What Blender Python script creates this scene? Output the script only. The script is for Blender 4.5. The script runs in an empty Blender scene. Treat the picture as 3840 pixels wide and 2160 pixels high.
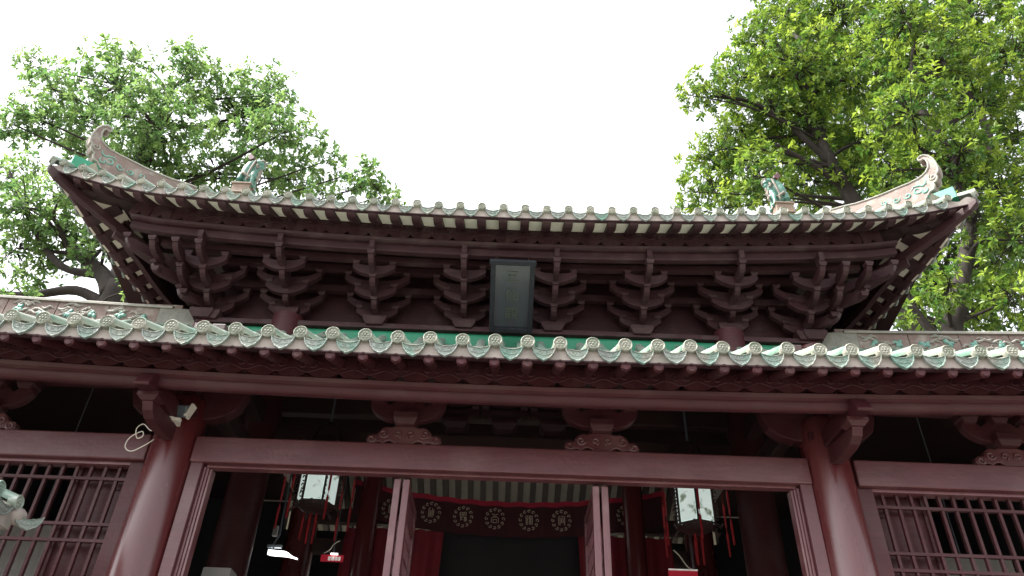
import bpy, math, random
import numpy as np
from mathutils import Matrix, Vector
R = math.radians
random.seed(11); rng = np.random.default_rng(5)
scene = bpy.context.scene
col = scene.collection

# ------------------------------------------------------------------ camera
cam_d = bpy.data.cameras.new("camera"); cam = bpy.data.objects.new("camera", cam_d); col.objects.link(cam)
cam_d.sensor_width = 36.0; cam_d.lens = 36.0 * 2885.0 / 3840.0; cam_d.clip_end = 2000; cam_d.clip_start = 0.05
PITCH, ROLL = R(36.8), R(2.08)
fw = Vector((0, math.cos(PITCH), math.sin(PITCH))); up0 = Vector((0, -math.sin(PITCH), math.cos(PITCH))); rt0 = Vector((1, 0, 0))
rt = rt0 * math.cos(ROLL) + up0 * math.sin(ROLL)
up = -rt0 * math.sin(ROLL) + up0 * math.cos(ROLL)
Mc = Matrix((rt, up, -fw)).transposed().to_4x4(); Mc.translation = Vector((0.03, 0, 1.6))
cam.matrix_world = Mc
scene.camera = cam

# ------------------------------------------------------------------ world + sun + exposure
SUN_EL, SUN_AZ = R(57), R(256)          # azimuth measured clockwise from +Y: the sun stands to the left, just in front of the facade
w = bpy.data.worlds.new("World"); scene.world = w; w.use_nodes = True
nt = w.node_tree; nt.nodes.clear()
sky = nt.nodes.new("ShaderNodeTexSky"); sky.sky_type = 'NISHITA'; sky.sun_disc = False
sky.sun_elevation = SUN_EL; sky.sun_rotation = SUN_AZ
sky.air_density = 1.0; sky.dust_density = 4.0; sky.ozone_density = 1.0
hsv = nt.nodes.new("ShaderNodeHueSaturation"); hsv.inputs["Saturation"].default_value = 0.15
hsv.inputs["Value"].default_value = 1.0
bg = nt.nodes.new("ShaderNodeBackground"); bg.inputs["Strength"].default_value = 0.15
wo = nt.nodes.new("ShaderNodeOutputWorld")
nt.links.new(sky.outputs[0], hsv.inputs["Color"]); nt.links.new(hsv.outputs[0], bg.inputs[0]); nt.links.new(bg.outputs[0], wo.inputs[0])
sd = bpy.data.lights.new("sun", 'SUN'); sd.energy = 2.6; sd.angle = R(6); sd.color = (1, 0.95, 0.86)
sun = bpy.data.objects.new("sun", sd); col.objects.link(sun)
sdir = Vector((math.sin(SUN_AZ) * math.cos(SUN_EL), math.cos(SUN_AZ) * math.cos(SUN_EL), math.sin(SUN_EL)))
sun.rotation_euler = sdir.to_track_quat('Z', 'Y').to_euler(); sun.location = sdir * 60
vs = scene.view_settings
vs.view_transform = 'Standard'; vs.look = 'None'; vs.exposure = 2.05; vs.gamma = 1.0; vs.use_curve_mapping = False
scene.cycles.max_bounces = 8; scene.cycles.diffuse_bounces = 4; scene.cycles.transparent_max_bounces = 8

# ------------------------------------------------------------------ materials
MATS = {}
def mat(name, c1, c2=None, scale=4.0, rough=0.6, bump=0.0, bscale=40.0, spec=0.5, c3=None, c3amt=0.5, c3scale=1.5, transl=0.0,
        emit=0.0, stretch=(1, 1, 1), rough2=None, sheen=0.0, coat=0.0, coord='Object', attr=None, detail=6.0, objvar=0.0, grain=0.0, gdir=(0.6, 9, 9)):
    m = bpy.data.materials.new(name); m.use_nodes = True; n = m.node_tree; b = n.nodes["Principled BSDF"]; L = n.links.new
    c2 = c2 or tuple(x * 0.7 for x in c1)
    tc = n.nodes.new("ShaderNodeTexCoord"); mp = n.nodes.new("ShaderNodeMapping"); mp.inputs["Scale"].default_value = stretch
    oi = n.nodes.new("ShaderNodeObjectInfo")
    add = n.nodes.new("ShaderNodeVectorMath"); add.operation = 'ADD'
    mul = n.nodes.new("ShaderNodeVectorMath"); mul.operation = 'SCALE'; mul.inputs[3].default_value = 37.0
    cmb = n.nodes.new("ShaderNodeCombineXYZ")
    for i in range(3): L(oi.outputs["Random"], cmb.inputs[i])
    L(cmb.outputs[0], mul.inputs[0]); L(tc.outputs[coord], add.inputs[0]); L(mul.outputs[0], add.inputs[1]); L(add.outputs[0], mp.inputs[0])
    no = n.nodes.new("ShaderNodeTexNoise"); no.inputs["Scale"].default_value = scale; no.inputs["Detail"].default_value = detail; no.inputs["Roughness"].default_value = 0.6
    L(mp.outputs[0], no.inputs["Vector"])
    rp = n.nodes.new("ShaderNodeMapRange"); rp.inputs[1].default_value = 0.3; rp.inputs[2].default_value = 0.7
    L(no.outputs[0], rp.inputs[0])
    mx = n.nodes.new("ShaderNodeMix"); mx.data_type = 'RGBA'; mx.inputs[6].default_value = (*c1, 1); mx.inputs[7].default_value = (*c2, 1)
    if attr:
        at_ = n.nodes.new("ShaderNodeAttribute"); at_.attribute_name = attr; L(at_.outputs["Fac"], mx.inputs[0])
    elif objvar:
        ov = n.nodes.new("ShaderNodeMath"); ov.operation = 'MULTIPLY_ADD'; ov.inputs[1].default_value = objvar; ov.use_clamp = True
        os_ = n.nodes.new("ShaderNodeMath"); os_.operation = 'SUBTRACT'; os_.inputs[1].default_value = 0.5; L(oi.outputs["Random"], os_.inputs[0])
        L(os_.outputs[0], ov.inputs[0]); L(rp.outputs[0], ov.inputs[2]); L(ov.outputs[0], mx.inputs[0])
    else:
        L(rp.outputs[0], mx.inputs[0])
    outc = mx.outputs[2]
    if c3:
        n3 = n.nodes.new("ShaderNodeTexNoise"); n3.inputs["Scale"].default_value = c3scale; n3.inputs["Detail"].default_value = 5
        L(mp.outputs[0], n3.inputs["Vector"])
        r3 = n.nodes.new("ShaderNodeMapRange"); r3.inputs[1].default_value = 0.62 - 0.25 * c3amt; r3.inputs[2].default_value = 0.72 - 0.15 * c3amt; L(n3.outputs[0], r3.inputs[0])
        m3 = n.nodes.new("ShaderNodeMix"); m3.data_type = 'RGBA'; m3.inputs[7].default_value = (*c3, 1); L(r3.outputs[0], m3.inputs[0]); L(outc, m3.inputs[6]); outc = m3.outputs[2]
    if grain:
        mg = n.nodes.new("ShaderNodeMapping"); mg.inputs["Scale"].default_value = gdir; L(add.outputs[0], mg.inputs[0])
        ng = n.nodes.new("ShaderNodeTexNoise"); ng.inputs["Scale"].default_value = 6; ng.inputs["Detail"].default_value = 7; ng.inputs["Roughness"].default_value = .7; L(mg.outputs[0], ng.inputs["Vector"])
        rg = n.nodes.new("ShaderNodeMapRange"); rg.inputs[1].default_value = .35; rg.inputs[2].default_value = .65; rg.inputs[3].default_value = 1 - grain; rg.inputs[4].default_value = 1 + grain * .6; L(ng.outputs[0], rg.inputs[0])
        mm = n.nodes.new("ShaderNodeVectorMath"); mm.operation = 'SCALE'; L(outc, mm.inputs[0]); L(rg.outputs[0], mm.inputs[3]); outc = mm.outputs[0]
    L(outc, b.inputs["Base Color"])
    if rough2 is not None:
        rr = n.nodes.new("ShaderNodeMapRange"); rr.inputs[3].default_value = rough; rr.inputs[4].default_value = rough2; L(no.outputs[0], rr.inputs[0]); L(rr.outputs[0], b.inputs["Roughness"])
    else: b.inputs["Roughness"].default_value = rough
    b.inputs["Specular IOR Level"].default_value = spec
    b.inputs["Coat Weight"].default_value = coat; b.inputs["Coat Roughness"].default_value = 0.2
    if bump:
        bn = n.nodes.new("ShaderNodeTexNoise"); bn.inputs["Scale"].default_value = bscale; bn.inputs["Detail"].default_value = 4; L(mp.outputs[0], bn.inputs["Vector"])
        bp = n.nodes.new("ShaderNodeBump"); bp.inputs["Strength"].default_value = bump; bp.inputs["Distance"].default_value = 0.02; L(bn.outputs[0], bp.inputs["Height"]); L(bp.outputs[0], b.inputs["Normal"])
    if emit:
        L(outc, b.inputs["Emission Color"]); b.inputs["Emission Strength"].default_value = emit
    if transl:
        tr = n.nodes.new("ShaderNodeBsdfTranslucent"); L(outc, tr.inputs[0]); ms = n.nodes.new("ShaderNodeMixShader"); ms.inputs[0].default_value = transl
        o = n.nodes["Material Output"]; L(b.outputs[0], ms.inputs[1]); L(tr.outputs[0], ms.inputs[2]); L(ms.outputs[0], o.inputs[0])
    MATS[name] = m
    return m
WOOD = mat("maroon_paint", (0.062, 0.0140, 0.0175), (0.047, 0.0112, 0.0142), 2.5, 0.42, 0.12, 30, 0.32, c3=(0.0650, 0.0234, 0.0250), c3amt=0.5, c3scale=2.2, rough2=0.55, objvar=.5, grain=.22)
WOODF = mat("maroon_paint_flat_shaded", (0.040, 0.0118, 0.0155), (0.029, 0.0094, 0.0128), 3.0, 0.6, 0.2, 25, 0.35, c3=(0.0496, 0.0248, 0.0267), c3amt=0.4, c3scale=4, objvar=.6, grain=.25)  # same maroon, darker and bluer: upper eave shade and glare set in the colour
WOODI = mat("aged_interior_timber", (0.05, 0.026, 0.025), (0.032, 0.019, 0.019), 3.0, 0.55, 0.1, 25, 0.4)
WOODL = mat("maroon_paint_lit", (0.102, 0.0270, 0.0323), (0.080, 0.0215, 0.0264), 2.5, 0.33, 0.1, 30, 0.6, c3=(0.1188, 0.0495, 0.0528), c3amt=0.5, c3scale=1.6, rough2=0.5, grain=.2)  # same maroon, lightened for the extra light on lintels and jambs
DOORP = mat("door_paint", (0.1440, 0.0490, 0.0554), (0.1152, 0.0382, 0.0446), 4.0, 0.38, 0.1, 30, 0.6, c3=(0.1728, 0.0792, 0.0828), c3amt=.4, c3scale=3, grain=.2, gdir=(9, 9, .6))
COLM = mat("lacquered_column", (0.0922, 0.0151, 0.0173), (0.0720, 0.0130, 0.0151), 2.0, 0.22, 0.05, 20, 0.6, rough2=0.32, coat=0.1, stretch=(1, 1, 0.25), grain=.12, gdir=(7, 7, .4), c3=(.13, .04, .042), c3amt=.35, c3scale=2)
CREAM = mat("cream_soffit", (0.78, 0.73, 0.63), (0.68, 0.63, 0.54), 5.0, 0.8, 0.1)
BOARD = mat("lime_washed_eave_board", (0.3520, 0.3080, 0.2840), (0.2720, 0.2400, 0.2200), 6.0, 0.85, 0.2, 30, 0.3, c3=(0.2160, 0.2000, 0.1760), c3amt=0.3, c3scale=4)
TUBE = mat("celadon_cover_tile_glaze", (0.1760, 0.2560, 0.2080), (0.2640, 0.2880, 0.2480), 5.0, 0.38, 0.15, 25, 0.5, c3=(0.1200, 0.2160, 0.1680), c3amt=0.45, c3scale=3, objvar=.7)
CAPM = mat("weathered_tile_end", (0.2880, 0.2880, 0.2400), (0.1920, 0.2080, 0.1680), 9.0, 0.6, 0.5, 55, 0.5, c3=(0.1760, 0.2000, 0.1520), c3amt=0.45, c3scale=9, objvar=.9)
DRIPM = mat("turquoise_drip_tile", (0.1520, 0.2560, 0.2160), (0.2720, 0.2960, 0.2640), 9.0, 0.6, 0.6, 60, 0.35, c3=(0.2400, 0.2400, 0.2080), c3amt=0.5, c3scale=7, objvar=1.0)
DRIPL = mat("pale_drip_tile", (0.2640, 0.2960, 0.2720), (0.1920, 0.2160, 0.2000), 9.0, 0.6, 0.5, 60, 0.5, c3=(0.1600, 0.2400, 0.2000), c3amt=0.4, c3scale=5, objvar=1.0)
PAN = mat("pan_tile", (0.3360, 0.3040, 0.2640), (0.2400, 0.2400, 0.2000), 6.0, 0.7, 0.2)
GREEN = mat("emerald_glaze", (0.0144, 0.2080, 0.1120), (0.0176, 0.2400, 0.1360), 3.0, 0.4)
TERRA = mat("pink_clay_relief", (0.225, 0.170, 0.150), (0.165, 0.125, 0.112), 8.0, 0.75, 0.3, 60, 0.3, c3=(0.29, 0.265, 0.235), c3amt=0.4, c3scale=5)
RIMM = mat("pale_clay_rim", (0.2880, 0.2640, 0.2320), (0.2160, 0.2240, 0.1960), 9.0, 0.7, 0.2)
TURQ = mat("turquoise_glaze", (0.0880, 0.2720, 0.2240), (0.1600, 0.3200, 0.2640), 10.0, 0.4, 0.2)
STONE = mat("grey_stone", (0.24, 0.24, 0.21), (0.15, 0.15, 0.135), 7.0, 0.85, 0.5, 30)
BLACKP = mat("black_lacquer_sheen", (0.018, 0.022, 0.032), (0.028, 0.032, 0.042), 1.5, 0.22, 0.0, spec=0.7, coat=.3)  # black lacquer with a bluish sheen mixed into its colour
FRAMEB = mat("dark_plaque_frame", (0.010, 0.012, 0.018), (0.016, 0.018, 0.025), 12, 0.55, 0.4, 40, 0.3)
GOLDG = mat("dull_green_gilding", (0.055, 0.075, 0.055), (0.04, 0.055, 0.04), 10, 0.5)
BARK = mat("bark", (0.034, 0.028, 0.024), (0.016, 0.013, 0.012), 5.0, 0.9, 0.9, 12, 0.2, stretch=(1, 1, 0.3))
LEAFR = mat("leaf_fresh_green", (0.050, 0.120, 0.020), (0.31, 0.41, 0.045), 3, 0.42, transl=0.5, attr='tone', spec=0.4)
LEAFL = mat("leaf_camphor_glare_green", (0.080, 0.165, 0.050), (0.25, 0.36, 0.10), 3, 0.5, transl=0.55, attr='tone', spec=0.4)  # leaf green lightened in place of the glare paling the left trees
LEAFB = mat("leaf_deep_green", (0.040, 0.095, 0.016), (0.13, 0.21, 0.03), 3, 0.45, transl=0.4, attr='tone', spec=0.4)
PAVE = mat("granite_paving", (0.17, 0.16, 0.15), (0.12, 0.115, 0.105), 3.0, 0.85, 0.3, 20)
SOIL = mat("ground_soil_and_grass", (0.17, 0.155, 0.12), (0.12, 0.115, 0.085), 0.6, 0.95, 0.4, 8)
PLAST = mat("pale_plaster", (0.27, 0.26, 0.25), (0.21, 0.21, 0.20), 2.0, 0.9, 0.1)
RED = mat("red_silk", (0.34, 0.010, 0.018), (0.24, 0.007, 0.013), 8, 0.55)
CURT = mat("dark_crimson_velvet", (0.05, 0.006, 0.013), (0.035, 0.005, 0.010), 3, 0.85, 0.2, 60)
CURTB = mat("crimson_band", (0.36, 0.012, 0.04), (0.30, 0.011, 0.035), 3, 0.7)
GOLD = mat("gold_embroidery", (0.50, 0.42, 0.32), (0.38, 0.32, 0.25), 20, 0.5)
GLASS = mat("painted_lantern_glass", (0.74, 0.84, 0.80), (0.62, 0.76, 0.72), 3.0, 0.3, emit=0.14, c3=(0.16, 0.20, 0.14), c3amt=0.28, c3scale=11)
INK = mat("ink_painting", (0.10, 0.13, 0.09), (0.18, 0.22, 0.15), 12, 0.5)
WHITE = mat("white_plastic", (0.72, 0.68, 0.6), (0.62, 0.58, 0.52), 5, 0.5)
GREYM = mat("grey_metal", (0.12, 0.14, 0.16), (0.09, 0.1, 0.12), 5, 0.35)
LAMPW = mat("fluorescent_diffuser", (0.95, 0.95, 0.92), (0.92, 0.92, 0.9), 2, 0.4, emit=1.3)
SIGNR = mat("red_sign_board", (0.55, 0.02, 0.05), (0.5, 0.02, 0.04), 3, 0.5, emit=0.05)
SIGNW = mat("sign_light_print", (0.75, 0.72, 0.68), (0.5, 0.45, 0.42), 9, 0.5, emit=0.12)
STG = mat("statue_green_glaze", (0.0320, 0.1360, 0.1000), (0.0800, 0.1840, 0.1440), 9, 0.36, 0.4, 40, coat=0.1)
STB = mat("statue_bare_clay", (0.2160, 0.1880, 0.1520), (0.1280, 0.1120, 0.0920), 14, 0.7, 0.5, 50)
STR = mat("statue_maroon_ear", (0.075, 0.022, 0.026), (0.055, 0.018, 0.02), 6, 0.45)
STC = mat("tan_clay_pedestal", (0.2000, 0.1400, 0.1040), (0.1520, 0.1120, 0.0840), 6, 0.75, 0.3)
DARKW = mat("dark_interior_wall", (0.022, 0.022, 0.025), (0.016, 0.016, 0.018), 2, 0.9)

# ------------------------------------------------------------------ helpers
I4 = Matrix.Identity(4)
WM = {}
def link(name, data, M=I4, parent=None, **tags):
    o = bpy.data.objects.new(name, data); col.objects.link(o)
    if parent is not None:
        o.parent = parent; o.matrix_parent_inverse = WM[parent].inverted()
    o.matrix_basis = M; WM[o] = M.copy()
    for k, v in tags.items(): o[k] = v
    return o
def thing(name, loc, label, category, group=None):
    t = {'label': label, 'category': category}
    if group: t['group'] = group
    o = link(name, None, Matrix.Translation(loc), None, **t); o.empty_display_size = 0.1
    return o
def part(name, loc, parent): return link(name, None, Matrix.Translation(loc), parent)

class MB:
    def __init__(s): s.v = []; s.f = []
    def add(s, vs_, fs):
        n = len(s.v); s.v += [tuple(p) for p in vs_]; s.f += [tuple(i + n for i in f) for f in fs]; return s
    def box(s, c, d, M=None, ch=0.0):
        hx, hy, hz = d[0] / 2, d[1] / 2, d[2] / 2
        vs_ = [Vector((x * hx, y * hy, z * hz)) for z in (-1, 1) for y in (-1, 1) for x in (-1, 1)]
        if M is not None: vs_ = [M @ p for p in vs_]
        vs_ = [p + Vector(c) for p in vs_]
        return s.add(vs_, [(0, 2, 3, 1), (4, 5, 7, 6), (0, 1, 5, 4), (2, 6, 7, 3), (0, 4, 6, 2), (1, 3, 7, 5)])
    def frustum(s, c, b, t, h):            # block: bottom size b, top size t, height h, base centre c
        vs_ = [(c[0] + x * b[0] / 2, c[1] + y * b[1] / 2, c[2]) for y in (-1, 1) for x in (-1, 1)] + [(c[0] + x * t[0] / 2, c[1] + y * t[1] / 2, c[2] + h) for y in (-1, 1) for x in (-1, 1)]
        return s.add(vs_, [(0, 2, 3, 1), (4, 5, 7, 6), (0, 1, 5, 4), (2, 6, 7, 3), (0, 4, 6, 2), (1, 3, 7, 5)])
    def prism(s, poly, fn0, fn1):          # fn maps (a,b)->xyz for each end
        n = len(poly); vs_ = [fn0(*p) for p in poly] + [fn1(*p) for p in poly]
        fs = [tuple(range(n))[::-1], tuple(range(n, 2 * n))] + [(i, (i + 1) % n, n + (i + 1) % n, n + i) for i in range(n)]
        return s.add(vs_, fs)
    def prx(s, poly, x0, x1): return s.prism(poly, lambda a, b: (x0, a, b), lambda a, b: (x1, a, b))      # poly in (y,z)
    def pry(s, poly, y0, y1): return s.prism(poly, lambda a, b: (a, y0, b), lambda a, b: (a, y1, b))      # poly in (x,z)
    def prz(s, poly, z0, z1): return s.prism(poly, lambda a, b: (a, b, z0), lambda a, b: (a, b, z1))
    def tube(s, path, rad, n=8, cap=True):
        path = [Vector(p) for p in path]; k = len(path)
        rad = [rad] * k if not hasattr(rad, '__len__') else rad
        vs_ = []; pu = None
        for i, p in enumerate(path):
            t = (path[min(i + 1, k - 1)] - path[max(i - 1, 0)]).normalized()
            if pu is None: pu = Vector((0, 0, 1)) if abs(t.z) < 0.9 else Vector((1, 0, 0))
            a = t.cross(pu).normalized(); pu = a.cross(t).normalized()
            for j in range(n):
                an = 2 * math.pi * j / n; vs_.append(p + (a * math.cos(an) + pu * math.sin(an)) * rad[i])
        fs = [(i * n + j, i * n + (j + 1) % n, (i + 1) * n + (j + 1) % n, (i + 1) * n + j) for i in range(k - 1) for j in range(n)]
        if cap: fs += [tuple(range(n))[::-1], tuple((k - 1) * n + j for j in range(n))]
        return s.add(vs_, fs)
    def lathe(s, prof, n=16, c=(0, 0, 0), M=None):   # prof: (r,z) list about z
        vs_ = []
        for r, z in prof:
            for j in range(n):
                a = 2 * math.pi * j / n; p = Vector((r * math.cos(a), r * math.sin(a), z))
                vs_.append((M @ p if M else p) + Vector(c))
        k = len(prof); fs = [(i * n + j, i * n + (j + 1) % n, (i + 1) * n + (j + 1) % n, (i + 1) * n + j) for i in range(k - 1) for j in range(n)]
        fs += [tuple(range(n))[::-1], tuple((k - 1) * n + j for j in range(n))]
        return s.add(vs_, fs)
    def ell(s, c, r, n=12, m=8, M=None):
        prof = [(math.sin(math.pi * (i + 0.0001) / m), -math.cos(math.pi * i / m)) for i in range(m + 1)]
        vs_ = []
        for a_, z in prof:
            for j in range(n):
                an = 2 * math.pi * j / n; p = Vector((a_ * math.cos(an) * r[0], a_ * math.sin(an) * r[1], z * r[2]))
                vs_.append((M @ p if M else p) + Vector(c))
        fs = [(i * n + j, i * n + (j + 1) % n, (i + 1) * n + (j + 1) % n, (i + 1) * n + j) for i in range(m) for j in range(n)]
        return s.add(vs_, fs)
    def grid(s, rows):
        k = len(rows[0]); vs_ = [p for r in rows for p in r]
        return s.add(vs_, [(i * k + j, i * k + j + 1, (i + 1) * k + j + 1, (i + 1) * k + j) for i in range(len(rows) - 1) for j in range(k - 1)])
    def mesh(s, name, m, smooth=False, ang=None):
        me = bpy.data.meshes.new(name); me.from_pydata(s.v, [], s.f); me.materials.append(m); me.validate()
        if smooth:
            me.polygons.foreach_set('use_smooth', [True] * len(me.polygons))
            if ang:
                try: me.set_sharp_from_angle(angle=R(ang))
                except Exception: pass
        me.update(); return me
    def build(s, name, m, parent=None, smooth=False, M=I4, bev=0.0, ang=40, **tags):
        o = link(name, s.mesh(name, m, smooth, ang), M, parent, **tags)
        if bev: bevel(o, bev)
        return o
def bevel(o, wd, seg=2):
    b = o.modifiers.new("bevel", 'BEVEL'); b.width = wd; b.segments = seg; b.limit_method = 'ANGLE'; b.angle_limit = R(40)
    return o
def frame(pos, x, y):
    x = Vector(x).normalized(); y = Vector(y); y = (y - x * y.dot(x)).normalized(); z = x.cross(y)
    M = Matrix((x, y, z)).transposed().to_4x4(); M.translation = Vector(pos); return M
def scaleM(sx, sy, sz): return Matrix.Diagonal((sx, sy, sz, 1))
def arc(cx, cz, r, a0, a1, n): return [(cx + r * math.cos(R(a0 + (a1 - a0) * i / n)), cz + r * math.sin(R(a0 + (a1 - a0) * i / n))) for i in range(n + 1)]
def spiral(cx, cz, r0, r1, a0, turns, n=18):
    return [(cx + (r0 + (r1 - r0) * i / n) * math.cos(R(a0) + turns * 2 * math.pi * i / n), cz + (r0 + (r1 - r0) * i / n) * math.sin(R(a0) + turns * 2 * math.pi * i / n)) for i in range(n + 1)]

# ------------------------------------------------------------------ the setting
g = MB(); g.box((0, 30, -0.55), (600, 600, 1.0)); g.build('ground', SOIL, kind='structure')
pv = link('courtyard_paving', MB().box((0, 1.0, -0.03), (26, 12, 0.06)).mesh('courtyard_paving', PAVE), kind='structure')
slab = MB().box((0, 0, 0), (1.19, 0.59, 0.05)).mesh('paving_slab', PAVE)
for i in range(-8, 9):
    for j in range(-6, 8):
        link('paving_slab', slab, Matrix.Translation((i * 1.2 + (0.6 if j % 2 else 0), j * 0.6 + 0.2, 0.012 + random.uniform(-.003, .003))), pv)

# ------------------------------------------------------------------ the hall
hall = thing('temple_hall', (0, 6.0, 0), 'maroon timber temple hall with two tiers of green glazed tile eaves', 'temple')
MB().box((0, 10.2, 0.22), (17, 9.4, 0.44)).build('plinth', STONE, hall)

SP = 0.2537
def lift_u(x): x = abs(x); return 0.0105 * x * x + 0.12 * max(0, x - 4.2) ** 1.5
def lift_l(x): x = abs(x); return 0.0048 * x * x

# shared eave pieces (local: x along the eave, y inward, z up; origin at the tile end's centre)
def cap_mesh(r, name, m):
    b = MB(); Mr = Matrix.Rotation(R(90), 3, 'X')   # lathe axis z -> -y (front)
    b.lathe([(r * 0.98, -0.045), (r, 0.0), (r, 0.012), (r * 0.9, 0.017), (r * 0.80, 0.008), (r * 0.72, 0.006), (r * 0.5, 0.010), (r * 0.2, 0.008), (0.001, 0.010)], 20, M=Mr)
    # raised flower relief
    for k in range(6):
        a = k * math.pi / 3; b.ell((r * 0.42 * math.cos(a), -0.009, r * 0.42 * math.sin(a)), (r * 0.17, 0.009, r * 0.17), 6, 4)
    b.ell((0, -0.010, 0), (r * 0.18, 0.010, r * 0.18), 6, 4)
    return b.mesh(name, m, True, 35)
def drip_mesh(wd, h, name, m):
    b = MB(); n = 12; top = [(-wd / 2 + wd * i / n, -0.038 - 0.024 * math.sin(math.pi * i / n)) for i in range(n + 1)]
    bot = []
    for i in range(n + 1):
        u = -1 + 2 * i / n; z = -0.05 - h * (1 - abs(u) ** 2.4) - (0.010 if abs(u) < 0.1 else 0) - 0.004 * abs(math.sin(3 * math.pi * u))
        bot.append((u * wd / 2 * 1.0, z))
    outer = top + bot[::-1][1:-1]
    cx, cz = 0, sum(p[1] for p in outer) / len(outer)
    inner = [(cx + (p[0] - cx) * 0.84, cz + (p[1] - cz) * 0.76) for p in outer]
    N = len(outer); tilt = lambda z: -0.03 * (z + 0.03)
    V = [(p[0], tilt(p[1]) + 0.015, p[1]) for p in outer] + [(p[0], tilt(p[1]) - 0.010, p[1]) for p in outer] + [(p[0], tilt(p[1]) - 0.010, p[1]) for p in [(cx + (q[0] - cx) * .91, cz + (q[1] - cz) * .87) for q in outer]] + [(p[0], tilt(p[1]) + 0.0, p[1]) for p in inner]
    F = [tuple(range(N))]
    for a in (0, 1, 2): F += [(a * N + i, a * N + (i + 1) % N, (a + 1) * N + (i + 1) % N, (a + 1) * N + i) for i in range(N)]
    F.append(tuple(range(3 * N, 4 * N))[::-1])
    b.add(V, F)
    for sgn in (-1, 1):
        pts = spiral(sgn * wd * 0.16, cz + 0.002, wd * 0.10, wd * 0.03, 90, sgn * 1.1, 10)
        b.tube([(p[0], tilt(p[1]) - 0.001, p[1]) for p in pts], 0.0045, 5)
    pts = [(wd * 0.36 * t, cz + 0.006 - 0.02 * (1 - t * t)) for t in np.linspace(-1, 1, 9)]
    b.tube([(p[0], tilt(p[1]) - 0.001, p[1] - 0.006) for p in pts], 0.004, 5)
    return b.mesh(name, m, True, 35)
def tile_tube(L, r, a, b2, name):
    b = MB(); rows = []; n = 10; ny = max(2, int(L / 0.15) + 1); ys = []
    k = 0; y = -0.0
    while y < L:
        ys += [(y, r * 1.0), (min(y + 0.285, L), r * 0.95), (min(y + 0.29, L), r * 1.0)]; y += 0.29
    for y, rr in ys:
        z0 = a * y + b2 * y * y
        rows.append([(rr * math.cos(R(-20 + 220 * j / n)), y, z0 + rr * math.sin(R(-20 + 220 * j / n))) for j in range(n + 1)])
    b.grid(rows); return b.mesh(name, TUBE, True, 30)
def pan_row(L, wd, a, b2, name, m=PAN):
    b = MB(); n = 6; rows = []; ny = max(2, int(L / 0.3) + 2)
    for i in range(ny):
        y = 0.012 + (L - 0.012) * i / (ny - 1); z0 = a * y + b2 * y * y
        rows.append([(-wd / 2 + wd * j / n, y, z0 - 0.02 - 0.034 * math.sin(math.pi * j / n)) for j in range(n + 1)])
    b.grid(rows)
    lo = [[(p[0], p[1], p[2] - 0.014) for p in r] for r in rows]; b.grid(lo)
    b.grid([rows[0], lo[0]])
    return b.mesh(name, m, True, 40)
_tc = {}
def cached(fn, *a):
    k = (fn.__name__,) + a
    if k not in _tc: _tc[k] = fn(*a)
    return _tc[k]

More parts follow.
